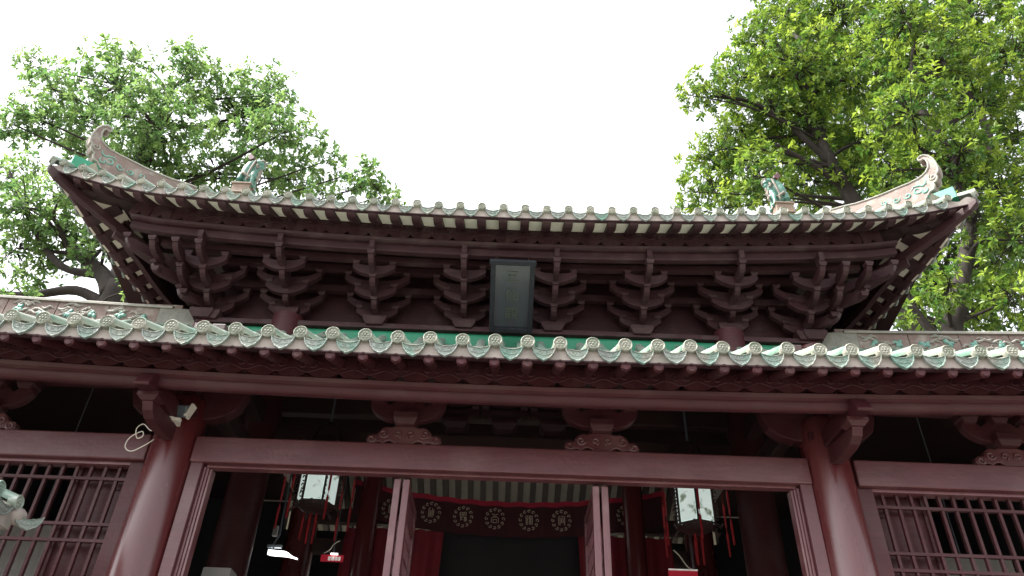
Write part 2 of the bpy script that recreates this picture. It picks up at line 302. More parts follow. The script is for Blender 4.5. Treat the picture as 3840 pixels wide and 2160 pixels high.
def eave(roof, ss, P, inward, r, a, b2, Lfun, depth, style, fas_rng, SP, lims):
    """tiles, boards, rafters and fascia of one eave; ss = tile positions along the eave, P(s) -> tile end centre"""
    inw = Vector(inward); n = len(ss)
    caps = [cap_mesh(r, 'eave_end_tile', CAPM)]
    drA = drip_mesh(SP * (0.66 if style == 'u' else 0.74), 0.092 if style == 'u' else 0.094, 'drip_tile', DRIPM); drB = drip_mesh(SP * (0.66 if style == 'u' else 0.74), 0.088 if style == 'u' else 0.090, 'drip_tile', DRIPL)
    def tang(s): return (Vector(P(s + 0.05)) - Vector(P(s - 0.05))).normalized() * xs
    xdir = inw.cross(Vector((0, 0, 1))); xs = 1 if (Vector(P(ss[0] + 0.1)) - Vector(P(ss[0]))).dot(xdir) > 0 else -1
    # rafter
    if style == 'u':
        prof = [(0.03, -0.165), (0.06, -0.205), (0.11, -0.235), (0.17, -0.245), (0.24, -0.225), (depth + 0.03, -0.235 + a * (depth - 0.17) * 1.0), (depth + 0.03, -0.15 + a * depth), (0.03, -0.165 + 0.0)]
        prof = [(0.04, -0.134), (0.042, -0.148), (0.06, -0.164), (0.09, -0.172), (0.13, -0.170), (0.19, -0.152), (depth + 0.04, -0.180 + a * depth), (depth + 0.04, -0.140 + a * depth)]
        rw = 0.05 if abs(inw.y) > .5 else 0.068
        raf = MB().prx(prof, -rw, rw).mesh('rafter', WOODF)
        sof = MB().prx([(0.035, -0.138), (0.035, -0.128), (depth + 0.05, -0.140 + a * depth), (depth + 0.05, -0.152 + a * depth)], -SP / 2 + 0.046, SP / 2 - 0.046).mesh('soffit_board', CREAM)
    else:
        raf = MB().tube([(0, 0.030, -0.166), (0, 0.036, -0.166), (0, 0.05, -0.172 + .05 * a), (0, depth + 0.9, -0.172 + (depth + 0.9) * a)], [0.025, 0.038, 0.043, 0.043], 12).mesh('rafter', WOOD, True, 40)
        sof = None
    for i, s in enumerate(ss):
        p = Vector(P(s)); t = tang(s); Mx = frame(p, t, inw); jit = Matrix.Rotation(random.uniform(-.05, .05), 4, 'Y') @ Matrix.Rotation(random.uniform(-.05, .03), 4, 'X')
        L = max(0.1, Lfun(s))
        link('eave_end_tile', caps[0], Mx @ Matrix.Translation((0, -0.004 + random.uniform(-.006, .006), random.uniform(-.003, .003))) @ jit, roof)
        link('cover_tile_row', cached(tile_tube, round(L, 1), r * 0.97, a, b2, 'cover_tile_row'), Mx, roof)
        rr = min(1.0, max(0.15, (L + 0.05) / (depth + 0.05)))
        link('rafter', raf, Mx @ scaleM(1, rr if style == 'u' else 1, 1 if rr == 1 else 0.75 + .25 * rr), roof)
    for i in range(n - 1):
        s = (ss[i] + ss[i + 1]) / 2; p = Vector(P(s)); t = tang(s); Mx = frame(p, t, inw); L = max(0.1, Lfun(s))
        gap = (Vector(P(ss[i + 1])) - Vector(P(ss[i]))).length / SP
        jit = Matrix.Rotation(random.uniform(-.04, .04), 4, 'Y') @ Matrix.Translation((0, random.uniform(-.006, .004), random.uniform(-.004, .003)))
        link('drip_tile', random.choice([drA, drB, drB] if style == 'u' else [drA, drA, drB]), Mx @ jit @ scaleM(gap, 1, 1), roof)
        link('pan_tile_row', cached(pan_row, round(L, 1), SP * 0.98, a, b2, 'pan_tile_row'), Mx @ scaleM(gap, 1, 1), roof)
        if sof:
            rr = min(1.0, max(0.12, L / (depth + 0.05)))
            link('soffit_board', sof, Mx @ scaleM(gap, rr, 1), roof)
    # scalloped eave board, one strip
    b = MB(); s0, s1 = lims; ns = int(abs(s1 - s0) / SP * 8); topf, topb, botf, botb = [], [], [], []
    for i in range(ns + 1):
        s = s0 + (s1 - s0) * i / ns; p = Vector(P(s)); ph = (s - ss[0]) / SP
        k = 0.5 - 0.5 * math.cos(2 * math.pi * ph); zt = -0.025 - 0.045 * k; zb = (-0.136 if abs(inw.y) > .5 else -0.105) if style == 'u' else -0.136
        topf.append(p + inw * 0.018 + Vector((0, 0, zt))); topb.append(p + inw * 0.05 + Vector((0, 0, zt)))
        botf.append(p + inw * 0.022 + Vector((0, 0, zb))); botb.append(p + inw * 0.06 + Vector((0, 0, zb)))
    b.grid([botb, botf, topf, topb, botb]); b.build('eave_board', BOARD, roof)
    b = MB(); dn = Vector((0, 0, -0.011)); e0 = [p - inw * 0.004 + Vector((0, 0, 0.002)) for p in botf]; e1 = [p + inw * 0.004 + Vector((0, 0, 0.002)) for p in botb]
    b.grid([e0, [p + dn for p in e0], [p + dn for p in e1], e1]); b.build('eave_dark_strip', WOODF, roof)  # thin dark strip along the bottom edge of the eave board
    # fascia modules + rail + purlin
    f0, f1 = fas_rng; zf = -0.15 + a * depth - 0.005 + (0.032 if style == 'l' else 0)      # top of the fascia relative to the tile end
    H = 0.23 if style == 'u' else 0.20; w2 = SP / 2
    poly = [(-w2, 0), (-w2, -H), (-0.085, -H), (-0.052, -H + 0.012), (-0.026, -H + 0.026), (0, -H + 0.062), (0.026, -H + 0.026), (0.052, -H + 0.012), (0.085, -H), (w2, -H), (w2, 0)]
    fm = MB().pry(poly, 0, 0.025).mesh('fascia_panel', WOODF if style == 'u' else WOOD)
    sb = MB()
    for sg in (-1, 1):
        sb.tube([(q[0], -0.002, q[1]) for q in spiral(sg * 0.045, -0.085, 0.043, 0.014, 90 - sg * 60, sg * 1.15, 16)], 0.006, 6)
    sb.tube([(q, -0.002, -0.135 - 0.02 * math.cos(q / w2 * math.pi)) for q in np.linspace(-w2 * .95, w2 * .95, 11)], 0.005, 6)
    sm = sb.mesh('fascia_scroll', WOODF if style == 'u' else WOOD, True, 40)
    s = f0
    while s <= f1 + 1e-6:
        p = Vector(P(s)); t = tang(s); Mx = frame(p + inw * depth + Vector((0, 0, zf)), t, inw)
        link('fascia_panel', fm, Mx, roof)
        if style == 'l' or abs(s) < 4: link('fascia_scroll', sm, Mx, roof)
        s += SP
    pr_, pu_ = [], []
    rail = MB(); rows = [[] for _ in range(7)]
    for i in range(41):
        s = f0 - SP * .5 + (f1 - f0 + SP) * i / 40; p = Vector(P(s)) + inw * depth + Vector((0, 0, zf - H))
        for k, (yy, zz) in enumerate([(0.06, -0.002), (-0.012, -0.002), (-0.02, -0.012), (-0.014, -0.028), (-0.008, -0.042), (0.02, -0.055), (0.06, -0.055)]): rows[k].append(p + inw * yy + Vector((0, 0, zz)))
        pu_.append(p + inw * 0.085 + Vector((0, 0, -0.085 if style == 'u' else -0.062)))
    rows.append(rows[0]); rail.grid(rows).build('rail', WOODF if style == 'u' else WOOD, roof)
    if style == 'l': MB().tube(pu_, 0.061, 20).build('purlin', WOOD, roof, True)
    else:
        b = MB(); b.grid([[p + inw * dy + Vector((0, 0, dz)) for p in pu_] for dy, dz in ((-.02, .05), (-.02, -.055), (-.012, -.065), (.06, -.065), (.06, .05))]); b.build('purlin', WOODF, roof)
    if style == 'u' and abs(inw.y) < .5:     # batten across the side rafters
        bp = [Vector(P(s0 + .25 + (s1 - s0 - .25) * i / 30)) for i in range(31)]
        b = MB(); b.grid([[p + inw * dy + Vector((0, 0, dz)) for p in bp] for dy, dz in ((.10, -.10), (.10, -.165), (.17, -.15), (.17, -.09))]); b.build('eave_batten', WOODF, roof)

# ---- lower roof
LA, LB = 0.42, 0.0716
SPL = 0.2444
def lprof(y): return LA * y + LB * y * y
dk = MB(); rows = []
for i in range(17):
    y = 0.06 + 2.96 * i / 16
    rows.append([(x, 4.875 + y, 4.742 + lift_l(x) - 0.075 + lprof(y)) for x in np.linspace(-8.2, 8.2, 41)])
dk.grid(rows); dk.grid([[(p[0], p[1], p[2] - 0.03) for p in r] for r in rows])
lroof = dk.build('lower_roof', WOODI, hall)
XS = [(i - 0.33) * SPL for i in range(-20, 22)]
eave(lroof, XS, lambda s: (s, 4.875, 4.742 + lift_l(s)), (0, 1, 0), 0.054, LA, LB, lambda s: 3.0, 0.375, 'l', (XS[0], XS[-1]), SPL, (XS[0] - .1, XS[-1] + .1))
# emerald strip and plate at the foot of the upper storey
MB().box((0, 7.985, 6.67), (7.9, 0.06, 0.29)).build('emerald_strip', GREEN, hall)
MB().box((0, 7.97, 6.855), (7.7, 0.16, 0.07)).build('wall_plate', WOODF, hall, bev=0.006)
# rear of the wings (hidden from the court)
for sg in (-1, 1): MB().box((sg * 5.85, 10.35, 6.42), (4.7, 4.9, 0.08)).build('wing_roof', WOODI, hall)

# ---- boundary ridges with relief on both wings
def relief_panel_parts(rd, sg, x0, x1, y, zlo, zhi, z_slope):
    def Z(x, t): return zlo + (zhi - zlo) * t + z_slope * (abs(x) - 4.3)
    L = x1 - x0
    pm = MB(); pm.add([(x0 + .006, y, Z(x0, 0)), (x1 - .006, y, Z(x1, 0)), (x1 - .006, y, Z(x1, 1)), (x0 + .006, y, Z(x0, 1)), (x0 + .006, y + .05, Z(x0, 0)), (x1 - .006, y + .05, Z(x1, 0)), (x1 - .006, y + .05, Z(x1, 1)), (x0 + .006, y + .05, Z(x0, 1))],
                      [(0, 1, 2, 3), (4, 7, 6, 5), (0, 3, 7, 4), (1, 5, 6, 2), (3, 2, 6, 7), (0, 4, 5, 1)]).build('relief_panel', TERRA, rd)
    H = zhi - zlo
    for k in range(9):      # cloud wisps
        cx = x0 + L * (0.1 + 0.8 * random.random()); t = random.uniform(0.15, 0.9); wd = random.uniform(.06, .13)
        b = MB(); pts = [(cx + wd * u, y - 0.004, Z(cx, t) + 0.02 * math.sin(u * 4 + k)) for u in np.linspace(-1, 1, 7)]
        b.tube(pts, [0.005, 0.015, 0.022, 0.018, 0.023, 0.013, 0.005], 6); b.build('cloud_relief', RIMM, rd, True)
    for k in range(3):
        cx = x0 + L * (0.18 + 0.64 * random.random()); t = random.uniform(0.25, 0.6)
        b = MB(); b.tube([(q[0], y - 0.004, q[1]) for q in spiral(cx, Z(cx, t), 0.06, 0.02, random.uniform(0, 360), random.choice([-.8, .8]), 12)], [0.003 + 0.004 * math.sin(i / 12 * 3.1) for i in range(13)], 5); b.build('vine_relief', RIMM, rd, True)
    for fx in (0.28, 0.76):
        cx = x0 + L * fx; cz = Z(cx, random.uniform(.4, .58)); b = MB()
        for k in range(5):
            a = R(random.uniform(0, 360)); b.ell((cx + .032 * math.cos(a), y - 0.004, cz + .026 * math.sin(a)), (.046, .022, .026), 8, 5, Matrix.Rotation(-a, 3, 'Y'))
        b.build('leaf_relief', TURQ, rd, True)
for sg in (-1, 1):
    rd = MB().box((sg * 6.15, 8.06, 6.86), (4.1, 0.16, 0.50)).build('boundary_ridge', TERRA, hall)
    xs = [4.36, 5.0, 5.64, 6.28, 6.92, 7.56]
    for a_, b_ in zip(xs[:-1], xs[1:]):
        x0, x1 = (a_, b_) if sg > 0 else (-b_, -a_)
        relief_panel_parts(rd, sg, x0, x1, 7.965, 6.74, 7.035, 0.035)
    b = MB(); pa = [(sg * x, 8.03, 7.05 + 0.035 * (x - 4.3)) for x in (4.2, 5.5, 6.8, 8.1)]
    for p0, p1 in zip(pa[:-1], pa[1:]):
        for yy, zz in ((0, 0),):
            b.tube([(p0[0], 8.03, p0[2]), (p1[0], 8.03, p1[2])], 0.001, 4)
    b = MB(); b.grid([[(p[0], 7.935 + dy, p[2] + dz) for p in pa] for dy, dz in ((0.0, -.018), (0.0, 0.012), (0.02, 0.03), (0.2, 0.03), (0.22, -.018), (0.0, -.018))]); b.build('ridge_coping', RIMM, rd)
    # rounded stone end of the ridge
    pts = [(4.36, 6.70), (4.36, 7.06), (4.2, 7.05)] + [(3.96 + 0.22 * math.cos(R(a_)), 6.83 + 0.21 * math.sin(R(a_))) for a_ in range(80, 181, 20)] + [(3.72, 6.70)]
    MB().pry([(sg * p[0], p[1]) for p in pts], 7.95, 8.12).build('ridge_end_stone', STONE, rd, bev=0.012)

# ---- upper roof deck
UA, UB = 0.46, 0.035
def uprof(y): return UA * y + UB * y * y
def deckz(x, y):
    df, db, ds = y - 6.65, 14.3 - y, 5.3 - abs(x)
    lf = lift_u(min(abs(x), 5.5)) * max(0, 1 - df / 2.4); lb = lift_u(min(abs(x), 5.5)) * max(0, 1 - db / 2.4)
    hf = uprof(max(df, 0)) + lf; hb = uprof(max(db, 0)) + lb
    h = min(hf, hb)
    if ds < 1.7: h = min(h, uprof(max(ds, 0)) + max(lf, lb) * 1.0)
    return 7.745 - 0.10 + h
dk = MB(); rows = []
for y in np.linspace(6.74, 14.2, 46): rows.append([(x, y, deckz(x, y)) for x in np.linspace(-5.3, 5.3, 61)])
dk.grid(rows); uroof = dk.build('upper_roof', WOODI, hall)
UX = [(i + 0.6) * SP for i in range(-22, 21)]; UX = [x for x in UX if abs(x) < 5.52]
def PU(s):
    kick = 0.03 * max(0, abs(s) - 4.0) ** 1.5
    return (s, 6.65 - 0 * kick, 7.745 + lift_u(s))
eave(uroof, UX, PU, (0, 1, 0), 0.050, UA, UB, lambda s: 4.0 if abs(s) < 3.5 else max(0.12, 5.62 - abs(s)), 0.41, 'u', (-18 * SP + .06, 18 * SP), SP, (-5.56, 5.56))
ty = [6.5, 6.65, 6.97, 7.15, 7.38, 7.57, 7.78, 8.06, 8.32, 8.55, 8.92, 10.5, 12.5]
tx = [5.58, 5.56, 5.52, 5.43, 5.37, 5.31, 5.24, 5.20, 5.15, 5.10, 5.05, 5.0, 5.0]
tz = [8.30, 8.26, 8.15, 8.06, 7.99, 7.94, 7.90, 7.87, 7.85, 7.84, 7.82, 7.80, 7.80]
for sg in (-1, 1):
    def PS(s, sg=sg): return (sg * float(np.interp(s, ty, tx)), s, float(np.interp(s, ty, tz)))
    SY = [6.86 + i * SP for i in range(16)]
    eave(uroof, SY, PS, (-sg, 0, 0), 0.050, UA, UB, lambda s: 1.6 if s > 8.3 else max(0.15, s - 6.6), 0.42, 'u', (7.55, 11.0), SP, (6.72, 11.0))
    # hip rafter and corner end tile
    b = MB(); pth = [(5.56, 6.64, 8.11), (5.50, 6.70, 8.06), (5.25, 6.95, 7.93), (4.9, 7.3, 7.78), (4.5, 7.7, 7.66), (3.75, 8.4, 7.62)]
    for (p0, p1) in zip(pth[:-1], pth[1:]): pass
    hp = [Vector((sg * p[0], p[1], p[2])) for p in pth]; sd_ = Vector((sg * 1, 1, 0)).normalized() * 0.05
    hs = [0.06, 0.09, 0.11, 0.11, 0.11, 0.11]
    b.grid([[p + sd_ * k + Vector((0, 0, dz * h)) for p, h in zip(hp, hs)] for k, dz in ((-1, -.5), (1, -.5), (1, .5), (-1, .5), (-1, -.5))])
    b.add([hp[0] + sd_ * k + Vector((0, 0, dz * hs[0])) for k, dz in ((-1, -.5), (1, -.5), (1, .5), (-1, .5))], [(0, 1, 2, 3)])
    b.build('hip_rafter', WOODF, uroof, bev=0.012)
    b2_ = MB(); hp2 = [p + Vector((0, 0, -0.10)) for p in hp[3:]]; b2_.grid([[p + sd_ * k * .8 + Vector((0, 0, dz * .09)) for p in hp2] for k, dz in ((-1, -.5), (1, -.5), (1, .5), (-1, .5), (-1, -.5))])
    b2_.add([hp2[0] + sd_ * .8 * k + Vector((0, 0, dz * .09)) for k, dz in ((-1, -.5), (1, -.5), (1, .5), (-1, .5))], [(0, 1, 2, 3)])
    b2_.build('lower_hip_rafter', WOODF, uroof, bev=0.01)
    # corner tile
    dgn = Vector((-sg, 1, 0)).normalized(); ct = frame((sg * 5.585, 6.635, 8.255), dgn.cross(Vector((0, 0, 1))), dgn)
    link('eave_end_tile', cap_mesh(0.055, 'eave_end_tile', CAPM), ct, uroof)
    link('cover_tile_row', tile_tube(0.22, 0.054, 0.2, 0.05, 'cover_tile_row'), ct, uroof)
    link('drip_tile', drip_mesh(SP * .8, .07, 'drip_tile', DRIPL), ct @ Matrix.Translation((0, .012, -0.02)), uroof)
    # hip ridge: emerald kerb, body and the curled finial
    def HP(s, z, off=0.0, sg=sg):
        k = s / math.sqrt(2); p = Vector((sg * (5.56 - k), 6.65 + k, z)); return p + Vector((sg, 1, 0)).normalized() * off
    kb = MB(); kp = [(0.16, 8.27), (0.16, 8.435), (0.50, 8.465), (0.50, 8.27)]
    kb.prism(kp, lambda a_, z: HP(a_, z, -0.06), lambda a_, z: HP(a_, z, 0.06)); kb.build('emerald_kerb', GREEN, uroof)
    kb = MB(); kp = [(0.50, 8.2), (0.50, 8.40), (1.0, 8.52), (1.63, 8.90), (2.6, 9.3), (2.6, 8.8), (1.5, 8.4)]
    kb.prism(kp, lambda a_, z: HP(a_, z, -0.05), lambda a_, z: HP(a_, z, 0.05)); kb.build('hip_ridge', TERRA, uroof)
    OUT = [(0.472, 8.428), (0.411, 8.496), (0.357, 8.512), (0.331, 8.562), (0.335, 8.6), (0.295, 8.615), (0.27, 8.665), (0.272, 8.714), (0.238, 8.746), (0.223, 8.817), (0.225, 8.903), (0.244, 8.992), (0.279, 9.058), (0.324, 9.096), (0.365, 9.099), (0.394, 9.079), (0.392, 9.047), (0.364, 9.03), (0.335, 9.041), (0.312, 9.01), (0.306, 8.945), (0.322, 8.874), (0.362, 8.822), (0.414, 8.792), (0.479, 8.772), (0.598, 8.77), (0.766, 8.781), (0.937, 8.791), (1.109, 8.812), (1.282, 8.843), (1.452, 8.895), (1.63, 8.937), (1.63, 8.86), (1.0, 8.47), (0.55, 8.36)]
    fb = MB(); fb.prism(OUT, lambda a_, z: HP(a_, z, -0.065), lambda a_, z: HP(a_, z, 0.065)); fin = fb.build('hip_finial', TERRA, uroof, bev=0.008)
    e = MB(); e.prism([(a_ + (0.006 if i < 12 else -0.006), z - 0.0) for i, (a_, z) in enumerate(OUT)], lambda a_, z: HP(a_, z, -0.055), lambda a_, z: HP(a_, z, 0.055)); 
    for off in (-0.067, 0.067):
        rb = MB(); rb.tube([HP(a_, z, off) for a_, z in OUT[:32]], 0.013, 6); rb.build('finial_rim', RIMM, uroof, True)
        sc = MB(); sc.tube([HP(p[0], p[1], off) for p in spiral(0.318, 8.70, 0.052, 0.012, 60, -1.2, 14)], 0.010, 6); sc.build('finial_scroll', RIMM, uroof, True)
        for (cx, cz, r_, a0, tn) in ((0.53, 8.60, 0.06, 200, 1.0), (0.66, 8.59, 0.05, 20, -1.1), (0.80, 8.60, 0.045, 160, 1.1), (0.94, 8.64, 0.04, 60, -1.0), (0.46, 8.55, 0.05, 120, 0.8)):
            sc = MB(); sc.tube([HP(p[0], p[1], off) for p in spiral(cx, cz, r_, 0.012, a0, tn, 14)], [0.004 + 0.008 * math.sin(i / 14 * 3.1) for i in range(15)], 6); sc.build('finial_scroll', TURQ, uroof, True)
        sc = MB(); sc.tube([HP(a_, z, off) for a_, z in ((0.40, 8.70), (0.42, 8.65), (0.46, 8.63), (0.49, 8.66), (0.56, 8.68), (0.6, 8.64))], [.004, .012, .012, .012, .01, .004], 6); sc.build('finial_scroll', TURQ, uroof, True)
# main ridge (hidden behind the eave from the court)
MB().box((0, 10.5, 10.15), (7.6, 0.3, 0.6)).build('main_ridge', TERRA, uroof, bev=0.02)
for sg in (-1, 1):   # gable wall and descending ridge
    MB().prx([(8.0, 8.5), (13.0, 8.5), (10.5, 9.9)], sg * 3.58, sg * 3.66).build('gable_wall', WOODF, hall)
    MB().prx([(6.98, 7.92), (6.98, 8.14), (7.6, 8.33), (8.5, 8.82), (10.4, 9.95), (10.4, 9.7), (8.5, 8.55)], sg * 3.26, sg * 3.42).build('descending_ridge', TERRA, uroof)

# ---- upper storey walls, columns, brackets
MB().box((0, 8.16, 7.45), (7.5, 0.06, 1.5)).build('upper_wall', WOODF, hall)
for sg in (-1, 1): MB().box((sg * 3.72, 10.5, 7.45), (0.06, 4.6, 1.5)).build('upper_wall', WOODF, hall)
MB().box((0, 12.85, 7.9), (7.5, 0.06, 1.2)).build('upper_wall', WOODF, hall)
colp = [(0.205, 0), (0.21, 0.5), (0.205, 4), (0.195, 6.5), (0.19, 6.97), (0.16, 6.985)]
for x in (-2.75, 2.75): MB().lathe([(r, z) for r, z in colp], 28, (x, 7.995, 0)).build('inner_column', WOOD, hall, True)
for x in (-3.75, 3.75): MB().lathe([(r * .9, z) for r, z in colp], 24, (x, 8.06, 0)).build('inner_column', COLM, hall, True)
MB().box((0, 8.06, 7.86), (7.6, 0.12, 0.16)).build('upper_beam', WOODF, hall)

BW = 0.066
def bow(Lh, h, y, name='cross_arm'):      # lateral bow-shaped arm in the x-z plane, with a cut eye on both sides
    us = np.linspace(-1, 1, 17)
    pl = [(Lh * u, (h - 0.11) * abs(u) ** 2.3) for u in us] + [(Lh * u, 0.135 + (h - 0.135) * abs(u) ** 3.5) for u in us[::-1]]
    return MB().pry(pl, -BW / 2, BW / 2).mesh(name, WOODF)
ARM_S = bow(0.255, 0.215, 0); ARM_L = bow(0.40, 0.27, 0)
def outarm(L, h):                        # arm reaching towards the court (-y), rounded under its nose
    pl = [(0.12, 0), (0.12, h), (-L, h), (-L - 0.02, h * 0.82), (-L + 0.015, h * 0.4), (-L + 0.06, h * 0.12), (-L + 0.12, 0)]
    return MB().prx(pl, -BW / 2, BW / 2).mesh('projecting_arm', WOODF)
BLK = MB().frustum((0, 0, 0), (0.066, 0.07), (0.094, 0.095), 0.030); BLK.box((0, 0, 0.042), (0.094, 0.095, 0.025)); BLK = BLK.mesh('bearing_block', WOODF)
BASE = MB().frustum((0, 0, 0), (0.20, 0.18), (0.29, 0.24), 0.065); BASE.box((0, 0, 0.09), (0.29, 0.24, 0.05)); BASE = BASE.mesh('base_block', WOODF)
JY = [7.95, 7.66, 7.37, 7.08]; Z0 = 6.965; DZ = 0.118
def T(x, y, z): return Matrix.Translation((x, y, z))
def bracket(x, lift=0.0, low=0.0, first=0, lateral=True, zr=0.0):
    root = link('bracket_set', BASE, T(x, JY[0], 6.855 + low), hall)
    bevel(root, 0.004)
    for k in (1, 2, 3):
        z = Z0 + DZ * (k - 1) + lift * k / 3 + low * (1 - k / 3)
        L = JY[0] - JY[k]
        link('projecting_arm', cached(outarm, round(L, 3), 0.10), T(x, JY[0], z), root)
        link('bearing_block', BLK, T(x, JY[k], z + 0.085), root)
    MB().prx([(7.16, 7.36 + lift), (7.05, 7.36 + lift), (7.025, 7.385 + lift), (7.025, 7.475 + lift), (7.16, 7.475 + lift)], x - .03, x + .03).build('beam_nose', WOODF, root)
    if lateral:
        for j, k0 in ((0, 1), (1, 2), (2, 3)):
            y = JY[j]; z = Z0 + DZ * (k0 - 1) + lift * j / 3
            link('cross_arm', ARM_S, T(x, y, z - 0.005), root)
            for sx in (-0.222, 0.222): link('bearing_block', BLK, T(x + sx, y, z + 0.165), root)
            if j < 2:
                link('cross_arm', ARM_L, T(x, y, z + DZ - 0.005), root)
                for sx in (-0.365, 0.365): link('bearing_block', BLK, T(x + sx, y, z + DZ + 0.225), root)
    return root
for i in range(6):
    x = -2.75 + 1.1 * i; bracket(x, lift_u(x), 0.08 if i in (0, 5) else 0.0)
for sg in (-1, 1):
    for x, lat in ((3.70, True), (3.98, False), (4.26, False)):
        L = lift_u(x) * .6
        if lat: bracket(sg * x, L)
        else:
            o = link('bracket_set', BLK, T(sg * x, 7.66 if x < 4.1 else 7.37, 7.06 if x < 4.1 else 7.17), hall)
            for k in ((2, 3) if x < 4.1 else (3,)):
                z = Z0 + DZ * (k - 1) + L * k / 3; y0 = 7.72 if x < 4.1 else 7.45
                link('projecting_arm', cached(outarm, round(y0 - JY[k], 3), 0.10), T(sg * x, y0, z), o); link('bearing_block', BLK, T(sg * x, JY[k], z + .085), o)
    # diagonal corner arms
    o = link('corner_bracket', BASE, T(sg * 3.78, 7.93, 6.86), hall)
    dg = Vector((sg, -1, 0)).normalized()
    for k in (1, 2, 3):
        z = Z0 + DZ * (k - 1) + 0.05 * k; L = (JY[0] - JY[k]) * 1.32
        Mx = frame((sg * 3.78, 7.93, z), (-dg).cross(Vector((0, 0, 1))), -dg)
        link('projecting_arm', cached(outarm, round(L, 3), 0.13), Mx, o); link('bearing_block', BLK, T(*(Vector((sg * 3.78, 7.93, z + .115)) + dg * L)), o)
    # side brackets
    for y in (8.9, 10.0):
        o2 = link('bracket_set', BASE, T(sg * 3.85, y, 6.9), hall)
        for k in (1, 2, 3):
            z = Z0 + DZ * (k - 1) + .03 * k; Mx = frame((sg * 3.8, y, z), Vector((-sg, 0, 0)).cross(Vector((0, 0, 1))), (-sg, 0, 0))
            link('projecting_arm', cached(outarm, round(JY[0] - JY[k], 3), 0.10), Mx, o2); link('bearing_block', BLK, T(sg * (3.8 + JY[0] - JY[k]), y, z + .085), o2)
# tie beams riding on the brackets
for y, z, h, x1 in ((7.95, 7.36, 0.09, 3.75), (7.66, 7.47, 0.08, 4.0), (7.37, 7.40, 0.075, 4.3)):
    b = MB(); xs_ = np.linspace(-x1, x1, 25); rows = []
    for dy, dz in ((-.04, 0), (.04, 0), (.04, h), (-.04, h), (-.04, 0)): rows.append([(x, y + dy, z + dz + lift_u(x) * (8.2 - y)) for x in xs_])
    b.grid(rows).build('tie_beam', WOODF, hall)
# ceiling boards behind the fascia
b = MB(); b.grid([[(x, 7.06, 7.66 + lift_u(x)) for x in np.linspace(-4.7, 4.7, 21)], [(x, 8.14, 7.98 + lift_u(x) * .3) for x in np.linspace(-4.7, 4.7, 21)]]); b.build('cove_ceiling', WOODI, hall)

# ---- front colonnade: columns, lintels, brackets
for x in (-2.752, 2.738, -7.2, 7.2):
    MB().lathe([(0.22, 0.44), (0.22, 0.6), (0.205, 1.2), (0.202, 3.4), (0.195, 4.45), (0.18, 4.72), (0.13, 4.78)], 32, (x, 6.05, 0)).build('front_column', COLM, hall, True)
for x0, x1, nm in ((-2.56, 2.55, 'lintel'), (2.93, 7.02, 'lintel'), (-7.02, -2.93, 'lintel')):
    MB().box(((x0 + x1) / 2, 6.02, 4.274), (x1 - x0, 0.15, 0.228)).build(nm, WOODL, hall, bev=0.012)
def col_bracket(x):
    o = link('column_bracket', MB().box((0, 0, 0.02), (0.30, 0.30, 0.07)).mesh('column_bracket', WOOD), T(x, 6.05, 4.55), hall)
    # side bows
    for sg in (-1, 1):
        pl = [(0.10, 4.56), (0.24, 4.565), (0.36, 4.60), (0.45, 4.67), (0.49, 4.78), (0.50, 4.86), (0.10, 4.86)]
        MB().pry([(x + sg * p[0], p[1]) for p in pl], 5.99, 6.11).build('bow_arm', WOOD, o, bev=0.006)
        link('bearing_block', BLK, T(x + sg * 0.42, 6.03, 4.84), o)
    # arm reaching out under the eave purlin
    pl = [(6.05, 4.30), (5.96, 4.325), (5.80, 4.285), (5.67, 4.275), (5.55, 4.272), (5.457, 4.285), (5.385, 4.323), (5.345, 4.377), (5.345, 4.395), (6.05, 4.46)]
    MB().prx(pl, x - 0.042, x + 0.042).build('projecting_arm', WOOD, o, bev=0.006)
    fb = MB().frustum((x, 5.38, 4.385), (0.10, 0.10), (0.165, 0.15), 0.035); fb.box((x, 5.38, 4.434), (0.165, 0.15, 0.03)); fb.build('bearing_block', WOOD, o)
    MB().prx([(6.05, 4.45), (5.30, 4.45), (5.165, 4.425), (5.15, 4.44), (5.215, 4.555), (5.30, 4.57), (6.05, 4.62)], x - 0.06, x + 0.06).build('beam_end', WOOD, o, bev=0.008)
for x in (-2.752, 2.738): col_bracket(x)
